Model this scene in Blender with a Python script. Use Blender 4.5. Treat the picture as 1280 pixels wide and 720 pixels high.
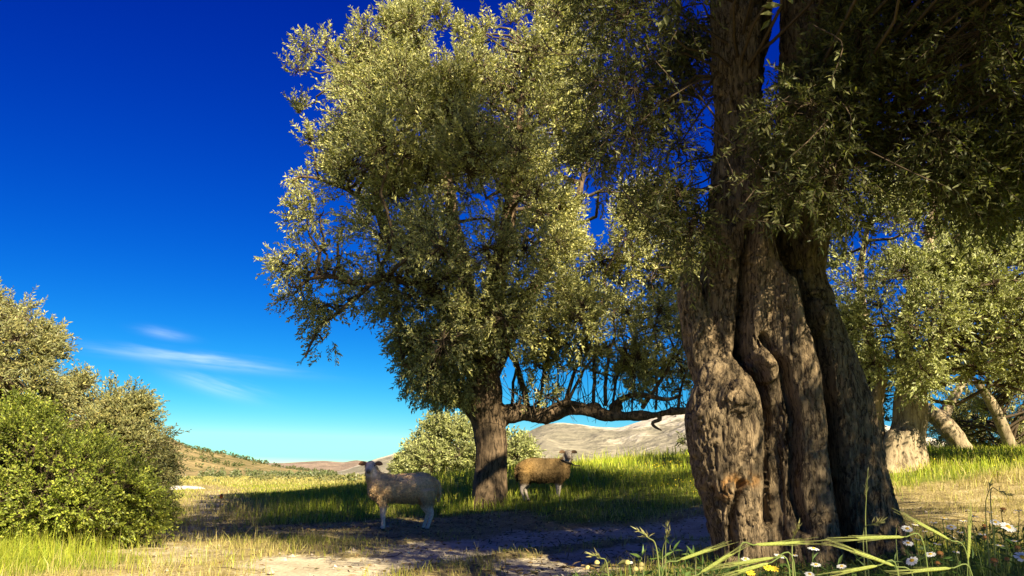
import bpy, math
import numpy as np
from mathutils import Vector

# ------------------------------------------------------------------ camera, sky, sun, exposure
for o in list(bpy.data.objects):
    bpy.data.objects.remove(o)
scene = bpy.context.scene
COL = scene.collection
H = 0.75                       # camera height
F = 1066.7                     # focal length in photo pixels (1280 wide)
PITCH = math.radians(12.27)
cam_d = bpy.data.cameras.new("camera")
cam_d.sensor_width = 36.0
cam_d.lens = 30.0
cam_d.clip_start = 0.05
cam_d.clip_end = 20000
cam = bpy.data.objects.new("camera", cam_d)
COL.objects.link(cam)
cam.location = (0, 0, H)
cam.rotation_euler = (math.pi / 2 + PITCH, 0, 0)
scene.camera = cam

SUN_EL = math.radians(33)
SUN_AZ = math.radians(27)      # behind the camera, to the right
SUN = np.array([math.sin(SUN_AZ) * math.cos(SUN_EL), -math.cos(SUN_AZ) * math.cos(SUN_EL), math.sin(SUN_EL)])
sun_d = bpy.data.lights.new("sun", 'SUN')
sun_d.energy = 5.0
sun_d.angle = math.radians(0.5)
sun_d.color = (1.0, 0.87, 0.62)
sun = bpy.data.objects.new("sun", sun_d)
COL.objects.link(sun)
sun.location = (20, -40, 30)
sun.rotation_euler = Vector(SUN).to_track_quat('Z', 'Y').to_euler()

scene.view_settings.view_transform = 'Standard'
scene.view_settings.look = 'None'
scene.view_settings.gamma = 1
scene.view_settings.use_curve_mapping = False
scene.view_settings.exposure = 1.58


def pdir(px, py):
    fx, fy = (px - 640) / F, (360 - py) / F
    c, s = math.cos(PITCH), math.sin(PITCH)
    return np.array([fx, c - fy * s, s + fy * c])


def P(px, py, d):
    """world point that lies d metres ahead (along +Y) in the direction of a photo pixel"""
    v = pdir(px, py)
    return np.array([v[0] * d / v[1], d, H + v[2] * d / v[1]])


def proj(p):
    p = np.atleast_2d(p)
    c, s = math.cos(PITCH), math.sin(PITCH)
    z = p[:, 2] - H
    f = p[:, 1] * c + z * s
    u = -p[:, 1] * s + z * c
    return 640 + F * p[:, 0] / f, 360 - F * u / f


world = bpy.data.worlds.new("World")
scene.world = world
world.use_nodes = True
wt = world.node_tree
for n in list(wt.nodes):
    wt.nodes.remove(n)


def N(t, kind, **kw):
    n = t.nodes.new(kind)
    for k, v in kw.items():
        setattr(n, k, v)
    return n


def mathn(t, op, a, b=None, clamp=False):
    n = N(t, 'ShaderNodeMath', operation=op)
    n.use_clamp = clamp
    for i, v in enumerate((a, b)):
        if v is None:
            continue
        if hasattr(v, 'links') or hasattr(v, 'is_output'):
            t.links.new(v, n.inputs[i])
        else:
            n.inputs[i].default_value = v
    return n.outputs[0]


w_out = N(wt, 'ShaderNodeOutputWorld')
w_bg = N(wt, 'ShaderNodeBackground')
w_bg.inputs['Strength'].default_value = 0.05
w_sky = N(wt, 'ShaderNodeTexSky', sky_type='NISHITA')
w_sky.sun_disc = False
w_sky.sun_elevation = SUN_EL
w_sky.sun_rotation = math.pi - SUN_AZ
w_sky.altitude = 800
w_sky.air_density = 1.0
w_sky.dust_density = 0.0
w_sky.ozone_density = 3.0
# the phone picture renders the clear sky very saturated: one tone curve per channel over the whole sky
w_sep = N(wt, 'ShaderNodeSeparateColor')
w_hsv = N(wt, 'ShaderNodeCombineColor')
wt.links.new(w_sky.outputs[0], w_sep.inputs[0])
for ch, (gain, pw) in enumerate(((4.6e-4, 4.24), (0.0472, 2.17), (0.71, 1.02))):
    v = mathn(wt, 'MULTIPLY', mathn(wt, 'POWER', w_sep.outputs[ch], pw), gain)
    if ch == 0:      # the red curve levels off for pale horizon sky and climbs again only for the glare round the sun
        hi = mathn(wt, 'MINIMUM', mathn(wt, 'MAXIMUM', mathn(wt, 'SUBTRACT', v, 9.0), 0.0), 12.0)
        v = mathn(wt, 'ADD', mathn(wt, "MINIMUM", v, 3.2), hi)
    wt.links.new(mathn(wt, 'MINIMUM', v, 16.0), w_hsv.inputs[ch])
# thin cirrus streaks: bands along great circles, broken up by stretched noise
w_tc = N(wt, 'ShaderNodeTexCoord')
dirv = w_tc.outputs['Generated']
cloud = None
for (ax, ay, bx, by, wid, strength, sc) in ((95, 432, 372, 466, 0.0065, 0.45, 1.0), (205, 464, 330, 500, 0.009, 0.36, 2.3),
                                            (172, 412, 240, 424, 0.0045, 0.28, 3.7)):
    a, b = pdir(ax, ay), pdir(bx, by)
    a /= np.linalg.norm(a); b /= np.linalg.norm(b)
    nrm = np.cross(a, b); nrm /= np.linalg.norm(nrm)
    mid = (a + b); mid /= np.linalg.norm(mid)
    tan = np.cross(nrm, mid)
    half = math.acos(float(np.dot(a, b))) / 2
    d1 = N(wt, 'ShaderNodeVectorMath', operation='DOT_PRODUCT')
    wt.links.new(dirv, d1.inputs[0]); d1.inputs[1].default_value = nrm
    d2 = N(wt, 'ShaderNodeVectorMath', operation='DOT_PRODUCT')
    wt.links.new(dirv, d2.inputs[0]); d2.inputs[1].default_value = tan
    d3 = N(wt, 'ShaderNodeVectorMath', operation='DOT_PRODUCT')
    wt.links.new(dirv, d3.inputs[0]); d3.inputs[1].default_value = mid
    front = mathn(wt, 'GREATER_THAN', d3.outputs['Value'], 0.5)
    cmb = N(wt, 'ShaderNodeCombineXYZ')
    wt.links.new(mathn(wt, 'MULTIPLY', d2.outputs['Value'], 14.0), cmb.inputs[0])
    wt.links.new(mathn(wt, 'MULTIPLY', d1.outputs['Value'], 130.0), cmb.inputs[1])
    cmb.inputs[2].default_value = sc * 5
    nz = N(wt, 'ShaderNodeTexNoise')
    nz.inputs['Scale'].default_value = 1.0
    nz.inputs['Detail'].default_value = 6
    wt.links.new(cmb.outputs[0], nz.inputs['Vector'])
    across = mathn(wt, 'DIVIDE', d1.outputs['Value'], wid)
    across = mathn(wt, 'ADD', across, mathn(wt, 'MULTIPLY', mathn(wt, 'SUBTRACT', nz.outputs[0], 0.5), 1.6))
    g = mathn(wt, 'MULTIPLY', mathn(wt, 'MULTIPLY', across, across), -1.0)
    g = mathn(wt, 'POWER', 2.718, g)
    along = mathn(wt, 'DIVIDE', d2.outputs['Value'], half * 0.75)
    gl = mathn(wt, 'POWER', 2.718, mathn(wt, 'MULTIPLY', mathn(wt, 'MULTIPLY', along, along), -1.0))
    nn = mathn(wt, 'MULTIPLY', mathn(wt, 'SUBTRACT', nz.outputs[0], 0.25), 2.0, True)
    m = mathn(wt, 'MULTIPLY', mathn(wt, 'MULTIPLY', g, gl), mathn(wt, 'MULTIPLY', nn, strength))
    m = mathn(wt, 'MULTIPLY', m, front)
    cloud = m if cloud is None else mathn(wt, 'ADD', cloud, m, True)
w_mix = N(wt, 'ShaderNodeMixRGB')
wt.links.new(cloud, w_mix.inputs[0])
wt.links.new(w_hsv.outputs[0], w_mix.inputs[1])
w_mix.inputs[2].default_value = (9.0, 10.0, 11.0, 1)
wt.links.new(w_mix.outputs[0], w_bg.inputs['Color'])
wt.links.new(w_bg.outputs[0], w_out.inputs['Surface'])

# ------------------------------------------------------------------ helpers
rng = np.random.default_rng(11)


def _h(ix, iy, iz, seed):
    h = (ix.astype(np.int64) * 374761393 + iy.astype(np.int64) * 668265263 + iz.astype(np.int64) * 2147483647 + seed * 974711) & 0xffffffff
    h = ((h ^ (h >> 13)) * 1274126177) & 0xffffffff
    h = ((h ^ (h >> 16)) * 2246822519) & 0xffffffff
    return ((h ^ (h >> 15)) & 0xffff) / 65535.0


def vnoise(p, seed=0):
    i = np.floor(p).astype(np.int64)
    f = p - i
    f = f * f * (3 - 2 * f)
    r = 0
    for dx in (0, 1):
        wx = f[:, 0] if dx else 1 - f[:, 0]
        for dy in (0, 1):
            wy = f[:, 1] if dy else 1 - f[:, 1]
            for dz in (0, 1):
                wz = f[:, 2] if dz else 1 - f[:, 2]
                r = r + wx * wy * wz * _h(i[:, 0] + dx, i[:, 1] + dy, i[:, 2] + dz, seed)
    return r


def fbm(p, octv=4, seed=0):
    r, a, s = 0, 0.5, 0
    for k in range(octv):
        r = r + a * vnoise(p * (2.03 ** k), seed + k * 17)
        s += a
        a *= 0.5
    return r / s


def sstep(a, b, x):
    t = np.clip((x - a) / (b - a), 0, 1)
    return t * t * (3 - 2 * t)


def v3(a, b, c=0.0):
    a, b = np.asarray(a, float), np.asarray(b, float)
    return np.stack([a, b, np.broadcast_to(c, a.shape)], -1).astype(float)


def gz(x, y):
    """terrain height"""
    x = np.asarray(x, float); y = np.asarray(y, float)
    raw = 0.1 * np.clip(x, -30, 9) + 0.09 * np.minimum(y, 23) - 1.3
    z = 0.12 * np.logaddexp(0, np.clip(raw / 0.12, -60, 60))
    z = np.minimum(z, 1.15 + 0.25 * (z - 1.15))
    z = z * (1 - sstep(27, 60, y)) * sstep(2, 7, y + 0 * x)
    z = z + 0.12 * np.exp(-(((x - 2.2) / 1.7) ** 2 + ((y - 6.4) / 1.6) ** 2))
    amp = 0.05 + 0.5 * sstep(60, 300, y)
    p = v3(x * 0.35, y * 0.35, 0)
    near = np.exp(-((y - 12) / 14) ** 2)
    z = z + (fbm(p.reshape(-1, 3), 3, 5).reshape(x.shape) - 0.5) * 0.14 * np.maximum(near, 0.3)
    return z


def dist_poly(x, y, pts):
    pts = np.asarray(pts, float)
    best = np.full(np.shape(x), 1e9)
    for a, b in zip(pts[:-1], pts[1:]):
        d = b - a
        t = np.clip(((x - a[0]) * d[0] + (y - a[1]) * d[1]) / (d @ d), 0, 1)
        best = np.minimum(best, np.hypot(x - a[0] - t * d[0], y - a[1] - t * d[1]))
    return best


def mesh_np(name, V, Fs, col=None, smooth=True):
    """V (n,3); Fs: one int array (m,k) or a list of them; col: (n,3) albedo"""
    if not isinstance(Fs, (list, tuple)):
        Fs = [Fs]
    Fs = [np.asarray(f, np.int64) for f in Fs if len(f)]
    me = bpy.data.meshes.new(name)
    me.vertices.add(len(V))
    me.vertices.foreach_set('co', np.asarray(V, np.float32).ravel())
    nl = sum(f.size for f in Fs); nf = sum(len(f) for f in Fs)
    me.loops.add(nl); me.polygons.add(nf)
    me.loops.foreach_set('vertex_index', np.concatenate([f.ravel() for f in Fs]).astype(np.int32))
    tot = np.concatenate([np.full(len(f), f.shape[1]) for f in Fs])
    st = np.concatenate([[0], np.cumsum(tot)[:-1]])
    me.polygons.foreach_set('loop_start', st.astype(np.int32))
    me.polygons.foreach_set('use_smooth', np.full(nf, smooth, dtype=bool))
    me.update(calc_edges=True)
    if col is not None:
        set_col(me, col)
    return me


def set_col(me, col, name='col'):
    a = me.attributes.new(name, 'FLOAT_COLOR', 'POINT')
    c = np.ones((len(me.vertices), 4), np.float32)
    c[:, :3] = col
    a.data.foreach_set('color', c.ravel())


def set_float(me, name, v):
    a = me.attributes.new(name, 'FLOAT', 'POINT')
    a.data.foreach_set('value', np.asarray(v, np.float32))


def link(name, me, mat, root=None, kind=None, label=None):
    me.name = name
    if mat is not None and not me.materials:
        me.materials.append(mat)
    o = bpy.data.objects.new(name, me)
    COL.objects.link(o)
    if root is not None:
        o.parent = root
    if kind:
        o['kind'] = kind
    if label:
        o['label'] = label
    return o


def thing(name, label, cat, loc, group=None):
    o = bpy.data.objects.new(name, None)
    o.empty_display_size = 0.2
    COL.objects.link(o)
    o.location = [float(v) for v in loc]
    o['label'] = label; o['category'] = cat
    if group:
        o['group'] = group
    return o


def part(name, V, Fs, mat, root, col=None, smooth=True, kind=None, label=None):
    V = np.asarray(V, float) - np.array(root.location)
    return link(name, mesh_np(name, V, Fs, col, smooth), mat, root, kind, label)


def join(parts):
    """parts: list of (V, F) with F (m,k); groups faces by k"""
    Vs, by, off = [], {}, 0
    for V, Fs in parts:
        for f in (Fs if isinstance(Fs, list) else [Fs]):
            if len(f):
                by.setdefault(np.asarray(f).shape[1], []).append(np.asarray(f) + off)
        Vs.append(V); off += len(V)
    return np.concatenate(Vs), [np.concatenate(v) for v in by.values()]


def catmull(pts, rad, n=4):
    pts = np.asarray(pts, float); rad = np.asarray(rad, float)
    q = np.concatenate([pts, rad[:, None]], 1)
    q = np.concatenate([2 * q[:1] - q[1:2], q, 2 * q[-1:] - q[-2:-1]])
    out = []
    for i in range(1, len(q) - 2):
        for t in np.linspace(0, 1, n, endpoint=False):
            a, b, c, d = q[i - 1], q[i], q[i + 1], q[i + 2]
            out.append(0.5 * (2 * b + (c - a) * t + (2 * a - 5 * b + 4 * c - d) * t * t + (3 * b - a - 3 * c + d) * t ** 3))
    out.append(q[-2])
    out = np.array(out)
    return out[:, :3], np.maximum(out[:, 3], 0.0008)


def tube(pts, rad, sides=8, caps=True, squash=None):
    pts = np.asarray(pts, float); rad = np.asarray(rad, float)
    n = len(pts)
    T = np.gradient(pts, axis=0)
    T /= np.linalg.norm(T, axis=1)[:, None] + 1e-9
    ref = np.array([0.0, 1.0, 0.0])
    if abs(T[:, 1]).mean() > 0.75:
        ref = np.array([1.0, 0.0, 0.0])
    A = np.cross(T, ref); A /= np.linalg.norm(A, axis=1)[:, None] + 1e-9
    B = np.cross(T, A)
    th = np.linspace(0, 2 * np.pi, sides, endpoint=False)
    ca, sa = np.cos(th), np.sin(th)
    sq = 1.0 if squash is None else squash
    V = pts[:, None] + rad[:, None, None] * (ca[None, :, None] * A[:, None] + sq * sa[None, :, None] * B[:, None])
    V = V.reshape(-1, 3)
    i = np.arange(n - 1)[:, None] * sides
    j = np.arange(sides)[None]
    jn = (j + 1) % sides
    Fq = np.stack([i + j, i + sides + j, i + sides + jn, i + jn], -1).reshape(-1, 4)
    Fs = [Fq]
    if caps:
        V = np.concatenate([V, pts[:1] - T[:1] * rad[0] * 0.4, pts[-1:] + T[-1:] * rad[-1] * 0.4])
        jj = np.arange(sides); jm = (jj + 1) % sides
        b = n * sides; e = (n - 1) * sides
        Fs.append(np.concatenate([np.stack([jj, jm, np.full(sides, b)], 1), np.stack([e + jm, e + jj, np.full(sides, b + 1)], 1)]))
    return V, Fs


def multi_tubes(A, B, r0, r1, sides=3, bend=None):
    """many straight or once-bent thin twigs in one go: A,B (n,3)"""
    n = len(A)
    M = (A + B) / 2 + (bend if bend is not None else 0)
    pts = np.stack([A, M, B], 1)
    rad = np.stack([np.broadcast_to(r0, n), (np.broadcast_to(r0, n) + r1) / 2, np.broadcast_to(r1, n)], 1)
    T = B - A; T = T / (np.linalg.norm(T, axis=1)[:, None] + 1e-9)
    ref = np.where(np.abs(T[:, 2:3]) > 0.8, np.array([[1.0, 0, 0]]), np.array([[0, 0, 1.0]]))
    U = np.cross(T, ref); U /= np.linalg.norm(U, axis=1)[:, None] + 1e-9
    W = np.cross(T, U)
    th = np.linspace(0, 2 * np.pi, sides, endpoint=False)
    ring = np.cos(th)[None, :, None] * U[:, None] + np.sin(th)[None, :, None] * W[:, None]
    V = pts[:, :, None] + rad[:, :, None, None] * ring[:, None]
    V = V.reshape(-1, 3)
    base = np.arange(n)[:, None, None] * 3 * sides
    s = np.arange(2)[None, :, None] * sides
    j = np.arange(sides)[None, None]
    jn = (j + 1) % sides
    Fq = np.stack([base + s + j, base + s + sides + j, base + s + sides + jn, base + s + jn], -1).reshape(-1, 4)
    return V, Fq


def remesh(parts, voxel, smooth=2):
    V, Fs = join(parts)
    me = mesh_np('tmp', V, Fs)
    o = bpy.data.objects.new('tmp', me)
    COL.objects.link(o)
    m = o.modifiers.new('r', 'REMESH')
    m.mode = 'VOXEL'; m.voxel_size = voxel; m.adaptivity = 0
    dg = bpy.context.evaluated_depsgraph_get()
    dg.update()
    ev = o.evaluated_get(dg)
    m2 = ev.to_mesh()
    n = len(m2.vertices)
    Vn = np.empty(n * 3, np.float32); m2.vertices.foreach_get('co', Vn); Vn = Vn.reshape(-1, 3).astype(float)
    k = len(m2.polygons)
    tot = np.empty(k, np.int32); m2.polygons.foreach_get('loop_total', tot)
    li = np.empty(len(m2.loops), np.int32); m2.loops.foreach_get('vertex_index', li)
    st = np.empty(k, np.int32); m2.polygons.foreach_get('loop_start', st)
    F4 = li[st[tot == 4][:, None] + np.arange(4)]
    F3 = li[st[tot == 3][:, None] + np.arange(3)] if (tot == 3).any() else np.zeros((0, 3), int)
    ev.to_mesh_clear()
    bpy.data.objects.remove(o); bpy.data.meshes.remove(me)
    Fo = [f for f in (F4, F3) if len(f)]
    for _ in range(smooth):
        Vn = laplace(Vn, Fo)
    return Vn, Fo


def edges_of(Fs):
    e = []
    for f in Fs:
        for k in range(f.shape[1]):
            e.append(np.stack([f[:, k], f[:, (k + 1) % f.shape[1]]], 1))
    return np.concatenate(e)


def laplace(V, Fs, w=0.5):
    e = edges_of(Fs)
    n = len(V)
    c = np.bincount(e.ravel(), minlength=n)
    out = np.empty_like(V)
    for a in range(3):
        s = np.bincount(e[:, 0], V[e[:, 1], a], n) + np.bincount(e[:, 1], V[e[:, 0], a], n)
        out[:, a] = V[:, a] * (1 - w) + w * s / np.maximum(c, 1)
    return out


def normals(V, Fs):
    n = np.zeros_like(V)
    for f in Fs:
        a = V[f[:, 2]] - V[f[:, 0]]
        b = V[f[:, -1]] - V[f[:, 1]]
        c = np.cross(a, b)
        for k in range(f.shape[1]):
            for ax in range(3):
                n[:, ax] += np.bincount(f[:, k], c[:, ax], len(V))
    return n / (np.linalg.norm(n, axis=1)[:, None] + 1e-12)


# ------------------------------------------------------------------ materials
def new_mat(name):
    m = bpy.data.materials.new(name)
    m.use_nodes = True
    t = m.node_tree
    b = t.nodes['Principled BSDF']
    return m, t, b


def leaf_mat(name, under=(0.31, 0.33, 0.15), trans=0.25, rough=0.45, spec=0.4, under_mix=0.7):
    m, t, b = new_mat(name)
    at = N(t, 'ShaderNodeAttribute', attribute_name='col')
    geo = N(t, 'ShaderNodeNewGeometry')
    mix = N(t, 'ShaderNodeMixRGB')
    t.links.new(mathn(t, 'MULTIPLY', geo.outputs['Backfacing'], under_mix), mix.inputs[0])
    t.links.new(at.outputs['Color'], mix.inputs[1])
    mix.inputs[2].default_value = (*under, 1)
    t.links.new(mix.outputs[0], b.inputs['Base Color'])
    b.inputs['Roughness'].default_value = rough
    b.inputs['Specular IOR Level'].default_value = spec
    tr = N(t, 'ShaderNodeBsdfTranslucent')
    g = N(t, 'ShaderNodeMixRGB', blend_type='MULTIPLY')
    g.inputs[0].default_value = 1
    t.links.new(at.outputs['Color'], g.inputs[1]); g.inputs[2].default_value = (1.3, 1.4, 0.5, 1)
    t.links.new(g.outputs[0], tr.inputs['Color'])
    ms = N(t, 'ShaderNodeMixShader')
    ms.inputs[0].default_value = trans
    t.links.new(b.outputs[0], ms.inputs[1]); t.links.new(tr.outputs[0], ms.inputs[2])
    t.links.new(ms.outputs[0], t.nodes['Material Output'].inputs['Surface'])
    return m


def bark_mat(name, c1, c2, scale=1.0, bump=0.6, streak=4.0, dist=0.012):
    m, t, b = new_mat(name)
    tc = N(t, 'ShaderNodeTexCoord')
    mp = N(t, 'ShaderNodeMapping')
    mp.inputs['Scale'].default_value = (22 * scale, 22 * scale, streak * scale)
    t.links.new(tc.outputs['Object'], mp.inputs['Vector'])
    nz = N(t, 'ShaderNodeTexNoise'); nz.inputs['Scale'].default_value = 1; nz.inputs['Detail'].default_value = 7
    nz.inputs['Roughness'].default_value = 0.65; nz.inputs['Distortion'].default_value = 0.6
    t.links.new(mp.outputs[0], nz.inputs['Vector'])
    n2 = N(t, 'ShaderNodeTexNoise'); n2.inputs['Scale'].default_value = 3.1 * scale; n2.inputs['Detail'].default_value = 5
    t.links.new(tc.outputs['Object'], n2.inputs['Vector'])
    # cracks: thin winding lines where a stretched noise crosses its middle
    def crack(sx, sz, width, off):
        mp2 = N(t, 'ShaderNodeMapping'); mp2.inputs['Scale'].default_value = (sx * scale, sx * scale, sz * scale)
        mp2.inputs['Location'].default_value = (off, off, off)
        t.links.new(tc.outputs['Object'], mp2.inputs['Vector'])
        q = N(t, 'ShaderNodeTexNoise'); q.inputs['Scale'].default_value = 1; q.inputs['Detail'].default_value = 4
        q.inputs['Roughness'].default_value = 0.6; q.inputs['Distortion'].default_value = 0.4
        t.links.new(mp2.outputs[0], q.inputs['Vector'])
        return mathn(t, 'DIVIDE', mathn(t, 'ABSOLUTE', mathn(t, 'SUBTRACT', q.outputs[0], 0.5)), width, True)
    cr = mathn(t, 'MULTIPLY', crack(13, 2.6, 0.05, 0.0), mathn(t, 'ADD', mathn(t, 'MULTIPLY', crack(34, 9, 0.06, 3.0), 0.5), 0.5))
    h = mathn(t, 'ADD', mathn(t, 'MULTIPLY', nz.outputs[0], 0.72), mathn(t, 'MULTIPLY', cr, 0.26))
    ramp = N(t, 'ShaderNodeValToRGB')
    ramp.color_ramp.elements[0].position = 0.36; ramp.color_ramp.elements[0].color = (*c1, 1)
    ramp.color_ramp.elements[1].position = 0.8; ramp.color_ramp.elements[1].color = (*c2, 1)
    e = ramp.color_ramp.elements.new(0.56); e.color = tuple((a * 0.42 + c * 0.58) for a, c in zip(c1, c2)) + (1,)
    t.links.new(h, ramp.inputs[0])
    mx = N(t, 'ShaderNodeMixRGB', blend_type='MULTIPLY'); mx.inputs[0].default_value = 0.55
    r2 = N(t, 'ShaderNodeValToRGB')
    r2.color_ramp.elements[0].position = 0.3; r2.color_ramp.elements[0].color = (0.55, 0.56, 0.55, 1)
    r2.color_ramp.elements[1].position = 0.72; r2.color_ramp.elements[1].color = (1.2, 1.12, 1.0, 1)
    t.links.new(n2.outputs[0], r2.inputs[0])
    t.links.new(ramp.outputs[0], mx.inputs[1]); t.links.new(r2.outputs[0], mx.inputs[2])
    at = N(t, 'ShaderNodeAttribute', attribute_name='scar')
    ms = N(t, 'ShaderNodeMixRGB')
    t.links.new(mathn(t, 'MULTIPLY', at.outputs['Fac'], 0.9), ms.inputs[0])
    t.links.new(mx.outputs[0], ms.inputs[1]); ms.inputs[2].default_value = (0.42, 0.2, 0.05, 1)
    t.links.new(ms.outputs[0], b.inputs['Base Color'])
    b.inputs['Roughness'].default_value = 0.9
    b.inputs['Specular IOR Level'].default_value = 0.15
    bp = N(t, 'ShaderNodeBump'); bp.inputs['Strength'].default_value = bump; bp.inputs['Distance'].default_value = dist
    t.links.new(h, bp.inputs['Height']); t.links.new(bp.outputs[0], b.inputs['Normal'])
    return m


def col_mat(name, rough=0.8, spec=0.2, noise=0.0, nscale=30, bump=0.0, trans=0.0):
    """albedo from the 'col' attribute times a little noise"""
    m, t, b = new_mat(name)
    at = N(t, 'ShaderNodeAttribute', attribute_name='col')
    src = at.outputs['Color']
    if noise or bump:
        tc = N(t, 'ShaderNodeTexCoord')
        nz = N(t, 'ShaderNodeTexNoise'); nz.inputs['Scale'].default_value = nscale; nz.inputs['Detail'].default_value = 5
        t.links.new(tc.outputs['Object'], nz.inputs['Vector'])
        mx = N(t, 'ShaderNodeMixRGB', blend_type='MULTIPLY'); mx.inputs[0].default_value = noise
        r = N(t, 'ShaderNodeValToRGB')
        r.color_ramp.elements[0].position = 0.32; r.color_ramp.elements[0].color = (0.35, 0.35, 0.35, 1)
        r.color_ramp.elements[1].position = 0.68; r.color_ramp.elements[1].color = (1.25, 1.25, 1.25, 1)
        t.links.new(nz.outputs[0], r.inputs[0])
        t.links.new(src, mx.inputs[1]); t.links.new(r.outputs[0], mx.inputs[2])
        src = mx.outputs[0]
        if bump:
            bp = N(t, 'ShaderNodeBump'); bp.inputs['Strength'].default_value = bump; bp.inputs['Distance'].default_value = 0.01
            t.links.new(nz.outputs[0], bp.inputs['Height']); t.links.new(bp.outputs[0], b.inputs['Normal'])
    t.links.new(src, b.inputs['Base Color'])
    b.inputs['Roughness'].default_value = rough
    b.inputs['Specular IOR Level'].default_value = spec
    if trans:
        tr = N(t, 'ShaderNodeBsdfTranslucent')
        t.links.new(src, tr.inputs['Color'])
        ms = N(t, 'ShaderNodeMixShader'); ms.inputs[0].default_value = trans
        t.links.new(b.outputs[0], ms.inputs[1]); t.links.new(tr.outputs[0], ms.inputs[2])
        t.links.new(ms.outputs[0], t.nodes['Material Output'].inputs['Surface'])
    return m


def plain_mat(name, c, rough=0.7, spec=0.3, metal=0.0, noise=0.25, nscale=40):
    m, t, b = new_mat(name)
    tc = N(t, 'ShaderNodeTexCoord')
    nz = N(t, 'ShaderNodeTexNoise'); nz.inputs['Scale'].default_value = nscale; nz.inputs['Detail'].default_value = 4
    t.links.new(tc.outputs['Object'], nz.inputs['Vector'])
    r = N(t, 'ShaderNodeValToRGB')
    r.color_ramp.elements[0].position = 0.3; r.color_ramp.elements[0].color = tuple(v * (1 - noise) for v in c) + (1,)
    r.color_ramp.elements[1].position = 0.7; r.color_ramp.elements[1].color = tuple(v * (1 + noise) for v in c) + (1,)
    t.links.new(nz.outputs[0], r.inputs[0])
    t.links.new(r.outputs[0], b.inputs['Base Color'])
    b.inputs['Roughness'].default_value = rough
    b.inputs['Specular IOR Level'].default_value = spec
    b.inputs['Metallic'].default_value = metal
    return m


M_olive = leaf_mat('olive_leaves')
M_olive_dark = leaf_mat('dark_olive_leaves', under=(0.13, 0.13, 0.065), spec=0.25, trans=0.4)
M_shrub = leaf_mat('shrub_leaves', under=(0.16, 0.22, 0.06), trans=0.3, under_mix=0.4)
M_grass = leaf_mat('grass_blades', under=(0.2, 0.24, 0.06), trans=0.35, rough=0.55, spec=0.25, under_mix=0.0)
M_bark = bark_mat('ancient_olive_bark', (0.045, 0.032, 0.020), (0.32, 0.24, 0.145), scale=1.35, bump=1.0, dist=0.02)
M_bark2 = bark_mat('olive_bark', (0.035, 0.025, 0.016), (0.22, 0.155, 0.095), scale=0.7)
M_bark3 = bark_mat('pale_olive_bark', (0.14, 0.105, 0.065), (0.46, 0.37, 0.24), scale=0.6)
M_twig = plain_mat('twig_bark', (0.085, 0.062, 0.04), 0.9, 0.1)
M_vein = col_mat('petals_and_stems', rough=0.55, spec=0.3, trans=0.25)

# ------------------------------------------------------------------ ground
TRACK = [(14, 12.2), (9, 11.6), (6, 11.3), (3.4, 11.0), (1.7, 10.3), (0.4, 9.0), (-0.4, 7.4), (-0.9, 5.2), (-1.4, 1.5), (-2.2, -6)]
BRANCH = [(-2.3, 5.0), (-3.0, 8.0), (-4.1, 11.5), (-5.6, 16.0), (-8.6, 25.0), (-14, 42), (-30, 80)]


def ground_weights(x, y):
    n1 = fbm(v3(x * 0.9, y * 0.9, 3.0).reshape(-1, 3), 4, 3).reshape(np.shape(x)) - 0.5
    n2 = fbm(v3(x * 2.6, y * 2.6, 7.0).reshape(-1, 3), 3, 9).reshape(np.shape(x)) - 0.5
    dt = dist_poly(x, y, TRACK)
    w = 1.25 + 0.95 * sstep(7.5, 10.5, y)
    dirt = 1 - sstep(w - 0.45, w + 0.45, dt + n1 * 1.1 + n2 * 0.4)
    mid = 1 - sstep(0.1, 0.42, dt + n1 * 0.6 + n2 * 0.3)          # grassy strip between the ruts
    mid = mid * sstep(5.5, 7, y) * (1 - sstep(10.2, 11.2, y)) * 0.9
    db = dist_poly(x, y, BRANCH)
    dry = 1 - sstep(0.5, 1.7, db + n1 * 1.6 + n2 * 0.8)
    path = (1 - sstep(0.1, 0.7, db + n1 * 1.0 + n2 * 0.6)) * 0.5
    sand = 1 - sstep(0.25, 1.1, np.hypot((x + 1.55) / 1.15, (y - 7.4) / 1.5) + n1 * 0.9 + n2 * 0.4)
    dirt = np.maximum(np.maximum(dirt, sand), path)
    dirt = dirt * (1 - mid) * (1 - 0.75 * sstep(2.9, 4.2, x))
    mid = mid * (1 - sstep(2.4, 3.2, x))
    # trodden dry ground round the sheep and along the track edge
    edge = 1 - sstep(2.2, 3.6, dt + n1 * 1.4)
    dry = np.maximum(dry, edge * 0.8)
    trod = 1 - sstep(0.5, 1.2, np.hypot((x + 1.6) / 3.0, (y - 12.6) / 2.6) + n1 * 0.8)
    dry = np.maximum(dry, trod)
    left = sstep(1.5, 5.0, -x - 0.08 * y + n1 * 2.0) * 0.22 + sstep(24, 45, y) * sstep(-2, -10, x - 0.0 * y) * 0.3
    dry = np.clip(np.maximum(dry, np.clip(left + n1 * 0.9 + n2 * 0.5, 0, 0.9)), 0, 1)
    # lush green by the left shrub
    lush = np.exp(-(((x + 4.0) / 0.9) ** 2 + ((y - 7.4) / 1.0) ** 2))
    dry = dry * (1 - 0.8 * lush)
    return np.clip(dirt, 0, 1), np.clip(dry, 0, 1), np.clip(mid, 0, 1)


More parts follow.
